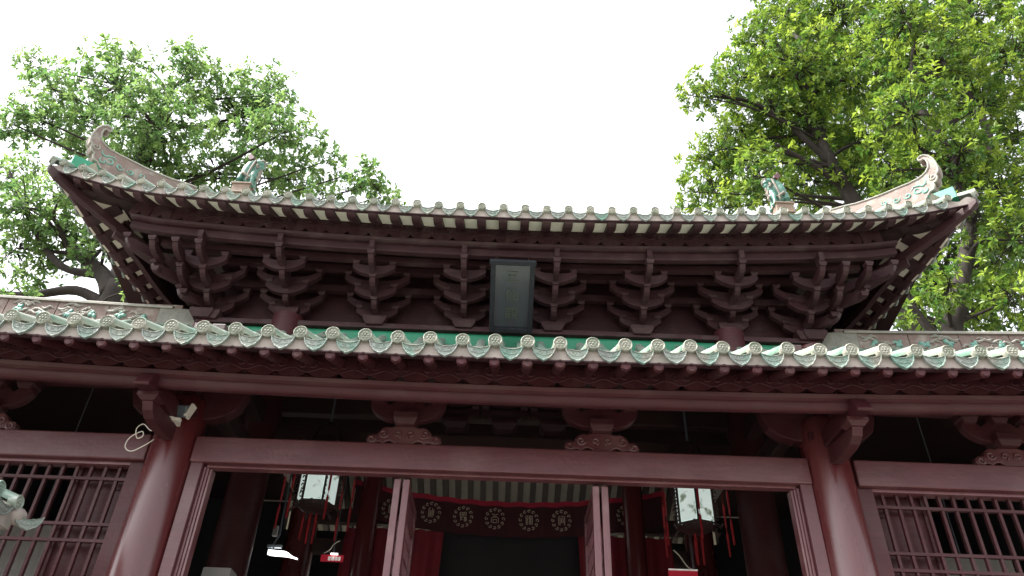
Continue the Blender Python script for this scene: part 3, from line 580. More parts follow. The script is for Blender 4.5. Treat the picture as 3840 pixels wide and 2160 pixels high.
def hump_bracket(x):
    o = link('intercolumn_bracket', None, T(x, 6.02, 4.378), hall)
    half = [(0, 0.005), (0.055, 0.005), (0.09, 0.03), (0.115, 0.045), (0.15, 0.035), (0.175, 0.012), (0.20, 0.03), (0.225, 0.03), (0.26, 0.010), (0.30, 0.014), (0.318, 0.045), (0.305, 0.085), (0.27, 0.100), (0.232, 0.095), (0.222, 0.125), (0.19, 0.160), (0.15, 0.175), (0.12, 0.165), (0.09, 0.178), (0.0, 0.178)]
    pl = half + [(-p[0], p[1]) for p in half[::-1][1:-1]]
    MB().pry([(x + p[0], 4.378 + p[1]) for p in pl], 5.975, 6.055).build('camel_hump', WOODL, o, bev=0.008)
    for sg in (-1, 1):
        for cx, cz, r0, a0, tn in ((0.27, 0.055, 0.034, 160, 1.2), (0.175, 0.105, 0.04, 200, 1.2), (0.055, 0.10, 0.034, 250, -1.2)):
            MB().tube([(x + sg * q[0], 5.972, 4.378 + q[1]) for q in spiral(cx, cz, r0, 0.008, a0, tn, 16)], 0.0095, 6).build('scroll_relief', WOODL, o, True)
    fb = MB().frustum((x, 6.0, 4.556), (0.155, 0.16), (0.205, 0.2), 0.05); fb.box((x, 6.0, 4.635), (0.205, 0.2, 0.058)); fb.build('bearing_block', WOOD, o, bev=0.004)
    n = 10; pl = [(-0.33, 4.80)] + [(-0.33 + 0.26 * (1 - math.cos(t)), 4.80 - 0.19 * math.sin(t)) for t in np.linspace(0.25, math.pi / 2, 8)]
    pl += [(-p[0], p[1]) for p in pl[::-1]] + [(0.20, 4.80), (0.16, 4.755), (0.10, 4.80), (-0.10, 4.80), (-0.16, 4.755), (-0.20, 4.80)]
    MB().pry([(x + p[0], p[1]) for p in pl], 5.98, 6.06).build('bow_arm', WOOD, o, bev=0.004)
    for dx in (-0.26, 0, 0.26):
        fb = MB().frustum((x + dx, 6.0, 4.775), (0.10, 0.12), (0.145, 0.15), 0.045); fb.box((x + dx, 6.0, 4.845), (0.145, 0.15, 0.05)); fb.build('bearing_block', WOOD, o)
for x in (-0.835, 0.835, -4.42, 4.30): hump_bracket(x)
MB().box((0, 6.03, 4.93), (14.4, 0.11, 0.11)).build('tie_beam', WOOD, hall, bev=0.01)

# ---- door posts, jambs, open leaves
JW = 0.10
for sg in (-1, 1):
    MB().box((sg * 2.50, 6.03, 2.302), (0.10, 0.13, 3.724)).build('door_jamb', WOODL, hall, bev=0.006)
    for k in range(3): MB().box((sg * (2.438 - 0.022 * k), 6.05 + 0.012 * k, 2.292), (0.020, 0.09, 3.70 - .008 * k)).build('jamb_moulding', DOORP, hall, bev=0.003)
MB().box((0, 6.05, 4.152), (4.86, 0.08, 0.022)).build('head_moulding', DOORP, hall, bev=0.004)
def leaf(x, y0, y1, turn):
    lf = link('door_leaf', MB().box((0, 0, 0), (0.055, 0.075, 3.62)).mesh('door_leaf', DOORP), T(x, y0 + .037, 2.28), hall); bevel(lf, .006)
    MB().box((x, y1 - .035, 2.28), (0.05, 0.07, 3.62)).build('stile', DOORP, lf)
    for z in (4.05, 3.86, 2.0, 1.7, 0.52): MB().box((x, (y0 + y1) / 2, z), (0.046, y1 - y0 - .145, 0.07)).build('cross_rail', DOORP, lf)
    for k in range(1, 8): MB().box((x, y0 + .075 + (y1 - y0 - .15) * k / 8, 2.93), (0.022, 0.012, 1.78)).build('lattice_bar', DOORP, lf)
    for k in range(1, 12): MB().box((x, (y0 + y1) / 2, 2.05 + 1.78 * k / 12), (0.022, y1 - y0 - .15, 0.012)).build('lattice_bar', DOORP, lf)
    for z0, z1 in ((3.90, 4.01), (1.74, 1.96), (0.56, 1.66)): MB().box((x, (y0 + y1) / 2, (z0 + z1) / 2), (0.02, y1 - y0 - .15, z1 - z0)).build('door_panel', DOORP, lf)
for x in (-0.845, -0.772, 0.772, 0.845): leaf(x, 5.985, 6.72, 0)

# ---- lattice windows of the side bays
def lattice(sg):
    x0 = 3.04; x1 = 6.9
    cx = sg * (x0 + x1) / 2
    wn = link('lattice_window', MB().box((0, 0, 0), (0.14, 0.11, 3.72)).mesh('lattice_window', WOOD), T(sg * 2.985, 6.05, 2.298), hall); bevel(wn, .006)
    MB().box((cx, 6.05, 4.145), (x1 - x0, 0.10, 0.026)).build('top_moulding', DOORP, wn)
    MB().box((cx, 6.05, 0.9), (x1 - x0, 0.09, 0.9)).build('sill_panel', WOOD, wn)
    k = 0; x = x0 + 0.105
    vb = MB().box((0, 0, 0), (0.023, 0.032, 2.80)).mesh('lattice_bar', WOOD)
    while x < x1:
        link('lattice_bar', vb, T(sg * x, 6.055, 2.745), wn); x += 0.1165
    for z in (4.02, 3.645, 3.515, 3.14, 3.0, 2.6, 2.47): MB().box((cx, 6.05, z), (x1 - x0, 0.034, 0.024)).build('lattice_bar', WOOD, wn)
    # sliding boards behind the bars
    MB().box((sg * 3.275, 6.145, 2.75), (0.47, 0.03, 2.84)).build('shutter_board', WOOD, wn)
    MB().box((sg * 3.50, 6.135, 2.75), (0.035, 0.05, 2.84)).build('shutter_stile', WOOD, wn, bev=.004)
    MB().box((sg * 3.12, 6.125, 3.98), (0.10, 0.02, 0.035)).build('bolt', WOOD, wn)
lattice(-1); lattice(1)

# ---- interior shell
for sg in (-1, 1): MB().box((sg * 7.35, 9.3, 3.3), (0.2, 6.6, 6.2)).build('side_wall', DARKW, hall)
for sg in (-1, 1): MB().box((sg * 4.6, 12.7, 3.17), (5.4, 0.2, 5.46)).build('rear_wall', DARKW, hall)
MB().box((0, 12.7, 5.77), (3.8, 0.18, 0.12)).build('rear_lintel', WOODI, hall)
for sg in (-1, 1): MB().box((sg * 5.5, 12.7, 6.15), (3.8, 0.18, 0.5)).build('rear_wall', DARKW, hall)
MB().box((0, 10.62, 6.75), (7.4, 0.1, 1.35)).build('added_partition', WOODI, hall)  # added dark panel, hides the too bright rear boards above the lintel
MB().box((0.1, 10.0, 2.75), (3.6, 0.08, 4.6)).build('added_dark_backdrop', DARKW, hall)  # added dark panel that keeps the space behind the curtain black
for x in (-2.75, 2.75): MB().lathe([(.2, .44), (.2, 6.3)], 20, (x, 10.6, 0)).build('inner_column', COLM, hall, True)
for x in (-1.62, 1.62): MB().lathe([(.13, .44), (.125, 5.9)], 18, (x, 9.2, 0)).build('altar_post', COLM, hall, True)
for y, zz_ in ((8.0, (5.35, 5.75)), (10.6, (5.0, 5.42))):
    for z in zz_: MB().box((0, y, z), (5.2, 0.12, 0.2)).build('inner_beam', WOODI, hall, bev=.01)
for x in (-2.75, 2.75):
    for z in (5.05, 5.55): MB().box((x, 7.05, z), (0.13, 1.8, 0.2)).build('inner_beam', WOODI, hall, bev=.01)
# inner bracket clusters above the middle bay
for x in (-0.55, 0.0, 0.55):
    o = link('inner_bracket', BASE, T(x, 7.95, 5.50), hall)
    for k in range(4):
        link('cross_arm', ARM_S if k % 2 == 0 else ARM_L, T(x, 7.9 - .08 * k, 5.6 + .15 * k), o)
        for sx in (-.22, .22): link('bearing_block', BLK, T(x + sx, 7.85 - .08 * k, 5.72 + .15 * k), o)
# rear slope seen over the curtain: pale boards between dark rafters
for k in range(34):
    x = -3.4 + 0.205 * k
    MB().prx([(10.7, 7.12), (13.6, 5.78), (13.6, 5.90), (10.7, 7.24)], x - 0.045, x + 0.045).build('rear_rafter', WOODI, hall)
MB().add([(-4.2, 10.7, 7.245), (4.2, 10.7, 7.245), (4.2, 14.3, 5.59), (-4.2, 14.3, 5.59), (-4.2, 10.7, 7.28), (4.2, 10.7, 7.28), (4.2, 14.3, 5.63), (-4.2, 14.3, 5.63)], [(0, 1, 2, 3), (4, 7, 6, 5), (0, 4, 5, 1), (2, 6, 7, 3)]).build('rear_soffit', CREAM, hall)

# ------------------------------------------------------------------ name plaque
plq = thing('name_plaque', (0.03, 7.8, 6.78), 'black vertical name plaque with three green characters hanging under the upper eave', 'plaque')
pa, pb = Vector((0.03, 7.74, 6.735)), Vector((0.035, 6.95, 7.205))
zl = (pb - pa).normalized(); xl = Vector((1, 0, 0)); nl = zl.cross(xl)       # nl points away from the court
PM = Matrix((xl, nl, zl)).transposed().to_4x4(); PM.translation = pa
PH = (pb - pa).length; PW = 0.51
MB().box((0, 0.0, PH / 2), (PW - 0.08, 0.03, PH - 0.06)).build('board', BLACKP, plq, M=PM)
for sx in (-1, 1): MB().box((sx * (PW / 2 - 0.025), -0.015, PH / 2), (0.055, 0.06, PH)).build('frame_side', FRAMEB, plq, M=PM, bev=.006)
MB().box((0, -0.02, PH - 0.025), (PW + 0.03, 0.06, 0.06)).build('frame_head', FRAMEB, plq, M=PM, bev=.006)
MB().box((0, -0.02, 0.03), (PW - 0.11, 0.055, 0.06)).build('frame_foot', FRAMEB, plq, M=PM, bev=.006)
def glyph(ch, size, name, m, parent, M, depth=0.004):
    cu = bpy.data.curves.new(name, 'FONT'); cu.body = ch; cu.size = size; cu.align_x = 'CENTER'; cu.align_y = 'CENTER'; cu.extrude = depth
    tmp = bpy.data.objects.new('tmp', cu); col.objects.link(tmp)
    dg_ = bpy.context.evaluated_depsgraph_get(); me = bpy.data.meshes.new_from_object(tmp.evaluated_get(dg_)); bpy.data.objects.remove(tmp)
    me.materials.clear(); me.materials.append(m); return link(name, me, M, parent)
for k, ch in enumerate("五仙觀"):
    glyph(ch, 0.165, 'plaque_character', GOLDG, plq, PM @ T(-0.0, -0.02, PH * (0.775 - 0.255 * k)) @ Matrix.Rotation(R(90), 4, 'X'))
for x in (-0.16, 0.22): MB().tube([(x, 7.1, 7.28), (x, 7.12, 7.42)], 0.008, 6).build('hanger', WOODF, plq)

# ------------------------------------------------------------------ roof beasts
def beast(sg):
    t = thing('roof_beast', (sg * 3.34, 7.06, 8.13), 'green glazed guardian beast on the %s end of the upper eave, facing inwards' % ('left' if sg < 0 else 'right'), 'statue', 'guardian beasts on the roof')
    S = -sg     # faces the centre
    base = Matrix.Translation((sg * 3.36, 7.06, 8.31)) @ scaleM(S * .92, .92, 1.2)
    def W(p): return base @ Vector(p)
    pb_ = MB().box((0, 0, 0), (0.22, 0.18, 0.15)); pb_.box((0, 0, .08), (0.25, 0.21, 0.025)); pb_.box((0, 0, -.07), (0.25, 0.21, 0.02)); pb_.build('pedestal', STC, t, M=Matrix.Translation((sg * 3.385, 7.06, 8.215)), bev=.006)
    b = MB()
    for c, r in (((-.053, 0, .215), (.075, .08, .125)), ((-.075, 0, .13), (.055, .075, .07)), ((-.03, 0, .30), (.06, .07, .07)), ((.03, 0, .335), (.065, .07, .055)), ((.085, 0, .345), (.085, .07, .045)), ((.085, 0, .265), (.05, .05, .07)),
                 ((.06, 0, .16), (.06, .06, .09)), ((.0, 0, .12), (.08, .055, .10)), ((.005, 0, .22), (.07, .062, .12)), ((.13, 0, .325), (.05, .06, .03)), ((.12, 0, .285), (.045, .045, .018))):
        b.ell(c, r, 14, 10)
    for sy in (-.055, .055):
        b.tube([(-.085, sy, .15), (-.095, sy, .08), (-.092, sy, .0)], [.042, .036, .034], 10); b.ell((-.075, sy, .012), (.05, .032, .018), 10, 6)
        b.tube([(.06, sy * .8, .14), (.075, sy, .06), (.078, sy, -.02)], [.036, .028, .028], 10); b.ell((.095, sy, -.018), (.045, .03, .018), 10, 6)
    b.tube([(-.11, 0, .08), (-.145, 0, .13), (-.14, 0, .19), (-.115, 0, .215)], [.02, .024, .02, .008], 8)
    b.v = [tuple(W(p)) for p in b.v]
    bd = b.build('body', STG, t, True, ang=None); rm = bd.modifiers.new('remesh', 'REMESH'); rm.mode = 'VOXEL'; rm.voxel_size = 0.010; rm.use_smooth_shade = True
    sm_ = bd.modifiers.new('smooth', 'SMOOTH'); sm_.factor = .5; sm_.iterations = 2
    def tb_(nm, pts, rr, m, n=8): MB().tube([W(p) for p in pts], rr, n).build(nm, m, t, True)
    for sy in (-1, 1):
        e = MB(); e.prism([(.03, .365), (-.02, .345), (-.055, .375), (-.06, .415), (-.035, .455), (-.012, .425), (.03, .395)], lambda a_, z: W((a_, sy * .055, z)), lambda a_, z: W((a_ - .01, sy * .085, z))); e.build('ear', STR, t, bev=.005)
        tb_('mane_band', [(.058, sy * .068, .355), (.045, sy * .076, .30), (.025, sy * .082, .22), (.008, sy * .084, .15), (.006, sy * .08, .11)], [.010, .014, .013, .012, .006], STB)
        tb_('cheek_curl', [(.10, sy * .062, .30), (.085, sy * .066, .27), (.10, sy * .06, .245), (.125, sy * .05, .26)], [.012, .017, .015, .007], STB)
        e = MB(); e.ell(W((.135, sy * .055, .352)), (.017, .012, .017), 10, 8); e.build('eye', STB, t, True)
        e = MB(); e.ell(W((.143, sy * .064, .354)), (.008, .006, .008), 8, 6); e.build('pupil', GREYM, t, True)
        tb_('ribbon', [(-.085, sy * .085, .125), (-.055, sy * .095, .14), (-.015, sy * .092, .115), (.025, sy * .082, .09), (.05, sy * .075, .10)], [.010, .02, .018, .014, .006], STB)
        tb_('tassel', [(.015, sy * .085, .10), (.012, sy * .088, .06), (.005, sy * .085, .04)], [.012, .014, .004], STB)
    for c, r in (((.155, 0, .368), .020), ((.168, 0, .345), .017), ((.14, 0, .385), .015), ((.172, 0, .32), .014)):
        e = MB(); e.ell(W(c), (r, r * 2.0, r), 10, 8); e.build('brow_curl', STB, t, True)
    tb_('beard', [(.125, 0, .27), (.145, 0, .235), (.12, 0, .205), (.14, 0, .17), (.115, 0, .135), (.135, 0, .10), (.12, 0, .07)], [.012, .018, .022, .026, .024, .02, .008], STB)
    for k in range(8):
        a = k / 7; e = MB(); e.ell(W((-.125 + .115 * a, 0, .235 + .11 * a)), (.016, .034, .015), 8, 6); e.build('neck_curl', STB, t, True)
    e = MB(); e.ell(W((-.01, 0, .035)), (.032, .04, .04), 12, 8); e.build('ball', STR, t, True)
    for k in range(3):
        for sy in (-.055, .055): e = MB(); e.lathe([(.034, -.006), (.042, 0), (.034, .006)], 14, W((-.093, sy, .03 + .018 * k))); e.build('anklet', STG, t, True)
beast(-1); beast(1)

# ------------------------------------------------------------------ lanterns
def lantern(x, y, zb, turn, label):
    t = thing('palace_lantern', (x, y, zb - .1), label, 'lantern', 'hanging palace lanterns')
    n = 6; r = 0.20; H = 0.52
    def Pn(k, rr): a = R(turn + 60 * k); return Vector((x + rr * math.sin(a), y - rr * math.cos(a), 0))
    for k in range(n):
        p0, p1 = Pn(k - .5, r), Pn(k + .5, r); mid = (p0 + p1) / 2; d = (p1 - p0).normalized(); out = (mid - Vector((x, y, 0))).normalized()
        Mx = frame((mid.x, mid.y, zb + H / 2), d, -out)
        wd = (p1 - p0).length
        pn = MB().box((0, 0, 0), (wd - .035, .006, H - .04)).build('glass_panel', GLASS, t, M=Mx)
        MB().tube([(p0.x, p0.y, zb - .02), (p0.x, p0.y, zb + H + .02)], .012, 8).build('post', WOODI, t)
        for z in (zb, zb + H): MB().tube([(p0.x, p0.y, z), (p1.x, p1.y, z)], .012, 6).build('rim_bar', WOODI, t)
        for q in range(6):      # pierced side wings
            c = p0 + (p0 - Vector((x, y, 0))).normalized() * .028
            MB().tube([(c.x + .018 * math.cos(u) * (p0 - Vector((x, y, 0))).normalized().x, c.y + .018 * math.cos(u) * (p0 - Vector((x, y, 0))).normalized().y, zb + .05 + .08 * q + .03 * math.sin(u)) for u in np.linspace(0, 5.4, 9)], .006, 5).build('pierced_scroll', WOODI, t, True)
        c = Pn(k - .5, r + .05); MB().tube([(p0.x, p0.y, zb), (c.x, c.y, zb - .05), (c.x + (c.x - p0.x) * .6, c.y + (c.y - p0.y) * .6, zb - .02)], [.014, .018, .01], 8).build('bracket_curl', WOODI, t, True)
        hx = Pn(k - .5, r + .16)
        MB().tube([(p0.x, p0.y, zb + H + .10), (hx.x, hx.y, zb + H + .06)], .012, 8).build('top_arm', WOODI, t)
        MB().tube([(hx.x, hx.y, zb + H + .06), (hx.x, hx.y, zb - .25)], .0035, 5).build('tassel_cord', RED, t)
        for z0, z1 in ((zb + .30, zb + .05), (zb - .0, zb - .24)):
            MB().tube([(hx.x, hx.y, z0), (hx.x, hx.y, z0 - .03), (hx.x, hx.y, z1)], [.006, .013, .010], 8).build('tassel', RED, t, True)
    MB().lathe([(.02, zb - .06), (.12, zb - .05), (.165, zb - .028), (.185, zb - .008)], 12, (x, y, 0)).build('base_tray', WOODI, t)
    MB().lathe([(.21, zb + H + .015), (.22, zb + H + .10), (.16, zb + H + .2), (.12, zb + H + .33), (.05, zb + H + .4)], 12, (x, y, 0)).build('crown', WOODI, t)
    MB().tube([(x, y, zb + H + .38), (x, y, 6.15)], .012, 8).build('hanging_chain', GREYM, t)
    for dx in (-.03, .03): MB().tube([(x + dx, y, zb - .07), (x + dx, y, zb - .14), (x + dx, y, zb - .38)], [.006, .013, .010], 8).build('tassel', RED, t, True)
lantern(-1.88, 7.6, 4.44, 0, 'hexagonal glass palace lantern hanging behind the left doorway')
lantern(1.98, 7.6, 4.37, 22, 'hexagonal glass palace lantern with red tassels behind the right doorway')

# ------------------------------------------------------------------ altar curtain
cur = thing('altar_curtain', (0.1, 9.6, 4.2), 'dark crimson altar curtain with a row of gold medallions inside the hall', 'curtain')
def topz(x): return 5.30 + 0.055 * (x - 0.1) ** 2
b = MB(); xs_ = np.linspace(-1.9, 2.1, 121)
b.grid([[(x, 9.6 + .018 * math.sin(x * 21) + dy, topz(x) - 0.42 * v) for x in xs_] for v, dy in ((0, 0), (.5, 0), (1, 0), (1, .012), (0, .012))]); b.build('valance', CURT, cur, True)
b = MB(); b.grid([[(x, 9.585 + .018 * math.sin(x * 21), topz(x) + dz) for x in xs_] for dz in (-0.035, 0.03)] + [[(x, 9.62 + .018 * math.sin(x * 21), topz(x) + .03) for x in xs_]]); b.build('top_band', CURTB, cur, True)
for x0, x1 in ((-1.95, -0.72), (0.98, 2.15)):
    xx = np.linspace(x0, x1, 60); side = -1 if x0 < 0 else 1
    def drx(x, v): return x + side * 0.25 * v * (0.5 if (x < 0) == (side < 0) else 1)
    b = MB(); b.grid([[(drx(x, v), 9.66 + .03 * math.sin(x * 26), 4.95 - 3.2 * v) for x in xx] for v in np.linspace(0, 1, 6)]); b.build('drape', mat('deep_red_drape', (0.20, .010, .022), (.13, .007, .016), 3, .8) if 'deep_red_drape' not in MATS else MATS['deep_red_drape'], cur, True)
STROKES = [
    [[(-.5, -1), (-.55, .3), (-.4, .9), (-.15, 1)], [(-.2, -1), (-.2, .4)], [(.0, .4), (.05, -.7), (.3, -1), (.6, -.7), (.65, .5)], [(.33, .9), (.33, -.6)]],
    [[(-.7, .9), (-.1, .9), (-.1, .1), (-.7, .1), (-.7, .9)], [(-.7, .5), (-.1, .5)], [(-.6, -.2), (-.1, -.2)], [(-.6, -.6), (-.1, -.6)], [(-.5, -.9), (-.5, .1)], [(.15, .95), (.7, .95), (.7, .2), (.15, .2), (.15, .95)], [(.15, .58), (.7, .58)], [(.1, -.1), (.8, -.1), (.8, -1)], [(.35, -.1), (.35, -1)], [(.58, -.1), (.58, -1)]],
    [[(-.7, .9), (-.2, .9), (-.2, .5)], [(.7, .9), (.2, .9), (.2, .5)], [(-.8, -.9), (-.8, .1), (-.4, .35), (.4, .35), (.8, .1), (.8, -.9)], [(-.4, -.9), (-.4, -.2), (.4, -.2), (.4, -.9), (-.4, -.9)]],
    [[(-.85, .85), (-.1, .85)], [(-.85, .45), (-.1, .45)], [(-.6, .4), (-.6, -1)], [(-.35, .4), (-.35, -1)], [(.1, .9), (.8, .9), (.8, -.9), (.1, -.9), (.1, .9)], [(.45, .9), (.45, -.9)], [(.1, .3), (.8, .3)], [(.1, -.3), (.8, -.3)]],
    [[(-.6, -1), (-.65, .5), (-.5, .95)], [(-.3, -1), (-.3, .6)], [(-.1, .9), (.75, .9), (.75, -1)], [(-.05, .5), (.5, .5)], [(.0, .2), (.45, .2), (.45, -.5), (.0, -.5), (.0, .2)], [(.05, -.15), (.42, -.15)]],
    [[(-.85, .9), (-.65, -.9)], [(-.6, .9), (-.4, -.9)], [(-.35, .9), (-.15, -.9)], [(-.05, .6), (.1, -.8)], [(.2, .7), (.7, -.8)], [(.7, .6), (.25, -.8)]]]
for k, (ex, ez) in enumerate([(-.897, 5.15), (-.486, 5.11), (-.081, 5.10), (.35, 5.095), (.764, 5.105), (1.597, 5.20), (-1.40, 5.18)]):
    md = link('medallion', None, T(ex, 9.565, ez), cur)
    for q in range(12):
        a = 2 * math.pi * q / 12; c = (ex + .105 * math.sin(a), ez + .115 * math.cos(a))
        MB().tube([(p[0], 9.572, p[1]) for p in spiral(c[0], c[1], .022, .008, 90 - math.degrees(a) - 60, .85, 8)], .0055, 5).build('cloud_curl', GOLD, md, True)
    for st in STROKES[min(k, 5) if k < 6 else 4]:
        MB().tube([(ex + p[0] * .055, 9.570, ez + p[1] * .06) for p in st], .0052, 5).build('character_stroke', GOLD, md)

# ------------------------------------------------------------------ small things in and on the hall
fl = thing('floodlight', (-2.66, 5.84, 4.44), 'small grey floodlight on a white bracket wired to the left column', 'lamp')
MB().box((0, 0, 0), (0.115, 0.05, 0.10)).build('housing', GREYM, fl, M=Matrix.Translation((-2.655, 5.76, 4.515)) @ Matrix.Rotation(R(30), 4, 'X') @ Matrix.Rotation(R(-20), 4, 'Z'), bev=.008)
MB().box((0, 0, 0), (0.026, 0.075, 0.12)).build('side_plate', WHITE, fl, M=Matrix.Translation((-2.595, 5.77, 4.52)) @ Matrix.Rotation(R(20), 4, 'Y'), bev=.004)
MB().box((0, 0, 0), (0.19, 0.04, 0.026)).build('shelf_bracket', WHITE, fl, M=Matrix.Translation((-2.735, 5.75, 4.435)) @ Matrix.Rotation(R(4), 4, 'Y'), bev=.003)
MB().box((0, 0, 0), (0.18, 0.026, 0.02)).build('stay_arm', WHITE, fl, M=Matrix.Translation((-2.755, 5.74, 4.468)) @ Matrix.Rotation(R(28), 4, 'Y'), bev=.003)
MB().box((0, 0, 0), (0.03, 0.16, 0.03)).build('wall_arm', WHITE, fl, M=Matrix.Translation((-2.70, 5.83, 4.44)))
cb = thing('loose_cable', (-2.95, 5.80, 4.15), 'loose white cable looping down beside the left column', 'cable')
def smooth_path(pts, n=6):
    out = []; P_ = [Vector(p) for p in pts]; P_ = [P_[0]] + P_ + [P_[-1]]
    for i in range(1, len(P_) - 2):
        for k in range(n):
            t = k / n; a, b_, c, d = P_[i - 1:i + 3]
            out.append(0.5 * ((2 * b_) + (-a + c) * t + (2 * a - 5 * b_ + 4 * c - d) * t * t + (-a + 3 * b_ - 3 * c + d) * t ** 3))
    out.append(P_[-2]); return out
MB().tube(smooth_path([(-2.80, 5.78, 4.42), (-2.86, 5.78, 4.34), (-2.95, 5.79, 4.40), (-3.0, 5.8, 4.36), (-2.97, 5.8, 4.28), (-2.93, 5.8, 4.30), (-2.95, 5.8, 4.34), (-3.03, 5.8, 4.28), (-3.04, 5.8, 4.20), (-2.98, 5.8, 4.165), (-2.90, 5.81, 4.22), (-2.85, 5.84, 4.29)]), .0045, 6).build('cord', WHITE, cb, True)
tl = thing('light_panel', (-2.5, 9.0, 4.3), 'bright white light fitting glowing deep inside the left doorway', 'lamp')
MB().prism([(0, .01), (.20, .0), (.32, -.025), (.32, -.01), (.26, .01), (.19, .055), (0, .065)], lambda a_, z: (-2.665 + a_, 8.96, 4.35 + z), lambda a_, z: (-2.665 + a_, 9.10, 4.38 + z)).build('diffuser', LAMPW, tl)
MB().box((-2.62, 9.03, 4.475), (0.16, .05, .03)).build('fitting_arm', GREYM, tl); MB().tube([(-2.60, 9.0, 4.40), (-2.64, 9.02, 4.48), (-2.60, 9.05, 4.62), (-2.62, 9.06, 5.7)], .012, 6).build('stem', GREYM, tl)
MB().box((-2.64, 9.0, 4.645), (0.05, .05, .12)).build('switch_box', PLAST, tl)
rs = thing('red_sign', (-1.93, 9.0, 4.3), 'small red and white lit sign behind the left doorway', 'sign')
MB().box((-1.93, 9.02, 4.36), (.26, .02, .075)).build('board', SIGNR, rs)
for dx, wd in ((-.03, .03), (.01, .035), (.05, .03), (.085, .025)): MB().box((-1.93 + dx, 9.008, 4.355), (wd, .006, .045)).build('print', SIGNW, rs)
MB().box((-1.91, 9.0, 4.405), (.08, .02, .014)).build('lamp_strip', LAMPW, rs); MB().tube(smooth_path([(-2.03, 9.0, 4.41), (-1.97, 9.0, 4.45), (-1.93, 9.0, 4.52), (-1.87, 9.0, 4.56)]), .006, 6).build('wire', WHITE, rs); MB().tube([(-1.93, 9.04, 4.39), (-1.93, 9.1, 5.7)], .006, 6).build('hanger', GREYM, rs)
rs2 = thing('red_display_board', (2.03, 8.6, 0.44), 'pinkish red display board low behind the right doorway', 'board')
MB().box((2.02, 8.6, 4.02), (.32, .03, .42)).build('board', SIGNR, rs2); MB().box((2.02, 8.58, 4.24), (.32, .02, .012)).build('top_edge', SIGNW, rs2); MB().tube(smooth_path([(2.15, 8.6, 4.25), (2.08, 8.6, 4.28), (2.0, 8.6, 4.40), (1.94, 8.6, 4.46)]), .007, 6).build('wire', WHITE, rs2); MB().box((2.02, 8.64, 2.12), (.06, .05, 3.4)).build('stand', GREYM, rs2)
bx_ = thing('white_box', (-2.45, 6.9, 3.3), 'plain pale box standing inside the left door jamb', 'box')
MB().box((-2.42, 6.9, 3.45), (.24, .2, .24)).build('carton', PLAST, bx_, M=I4, bev=.004); MB().box((-2.42, 6.9, 3.30), (.28, .24, .04)).build('shelf', WOODI, bx_); MB().box((-2.42, 6.9, 1.86), (.2, .2, 2.84)).build('stand', WOODI, bx_)
for sg, lab in ((-1, 'grey wall hanging behind the left lattice window'), (1, 'grey wall hanging behind the right lattice window')):
    gp = thing('hanging_scroll', (sg * 4.5, 7.4, 2.4), lab, 'scroll')
    MB().box((sg * 4.45, 7.4, 3.3), (.95 if sg > 0 else .8, .02, 1.6)).build('sheet', PLAST, gp); MB().tube([(sg * 4.45 - .5, 7.4, 4.11), (sg * 4.45 + .5, 7.4, 4.11)], .015, 8).build('roller', WOODI, gp); MB().tube([(sg * 4.45, 7.4, 4.1), (sg * 4.45, 7.4, 5.6)], .006, 6).build('cord', GREYM, gp)

# ------------------------------------------------------------------ side gallery whose last tiles show at the left edge
gal = thing('side_gallery', (-4.2, 3.6, 0), 'side gallery roof corner with pale green tiles at the left edge', 'gallery')
gd = MB(); gd.grid([[(-3.38 - u, y, 3.42 + .38 * u) for y in (0.6, 5.28)] for u in (0, .6, 1.3)]); gd.grid([[(-3.38 - u, y, 3.38 + .38 * u) for y in (0.6, 5.28)] for u in (0, .6, 1.3)])
groof = gd.build('roof', BOARD, gal)
gcap = cap_mesh(.052, 'eave_end_tile', TUBE); gdr = drip_mesh(SP * .78, .075, 'drip_tile', DRIPL); gt = tile_tube(1.3, .050, .38, .0, 'cover_tile_row'); gpn = pan_row(1.3, SP * .98, .38, 0.0, 'pan_tile_row')
for k in range(17):
    y = 5.22 - SP * k; Mx = frame((-3.33, y, 3.50), (0, 1, 0), (-1, 0, 0))
    link('eave_end_tile', gcap, Mx, groof); link('cover_tile_row', gt, Mx, groof)
    My = frame((-3.33, y - SP / 2, 3.50), (0, 1, 0), (-1, 0, 0)); link('drip_tile', gdr, My, groof); link('pan_tile_row', gpn, My, groof)
Me = frame((-3.27, 5.30, 3.475), Vector((.65, .75, 0)), (-.75, .65, 0)); link('drip_tile', gdr, Me @ Matrix.Rotation(R(-12), 4, 'Y'), groof)
MB().ell((-3.35, 5.29, 3.43), (.07, .08, .06), 14, 10).build('mortar_fillet', BOARD, groof, True)
MB().box((-3.36, 2.95, 3.375), (.05, 4.6, .11)).build('eave_board', BOARD, groof)
for y in (1.0, 3.0, 5.0): MB().lathe([(.11, 0), (.1, 3.6)], 18, (-4.35, y, 0)).build('post', COLM, gal, True)
MB().box((-4.35, 3, 3.62), (.14, 4.4, .2)).build('beam', WOOD, gal)

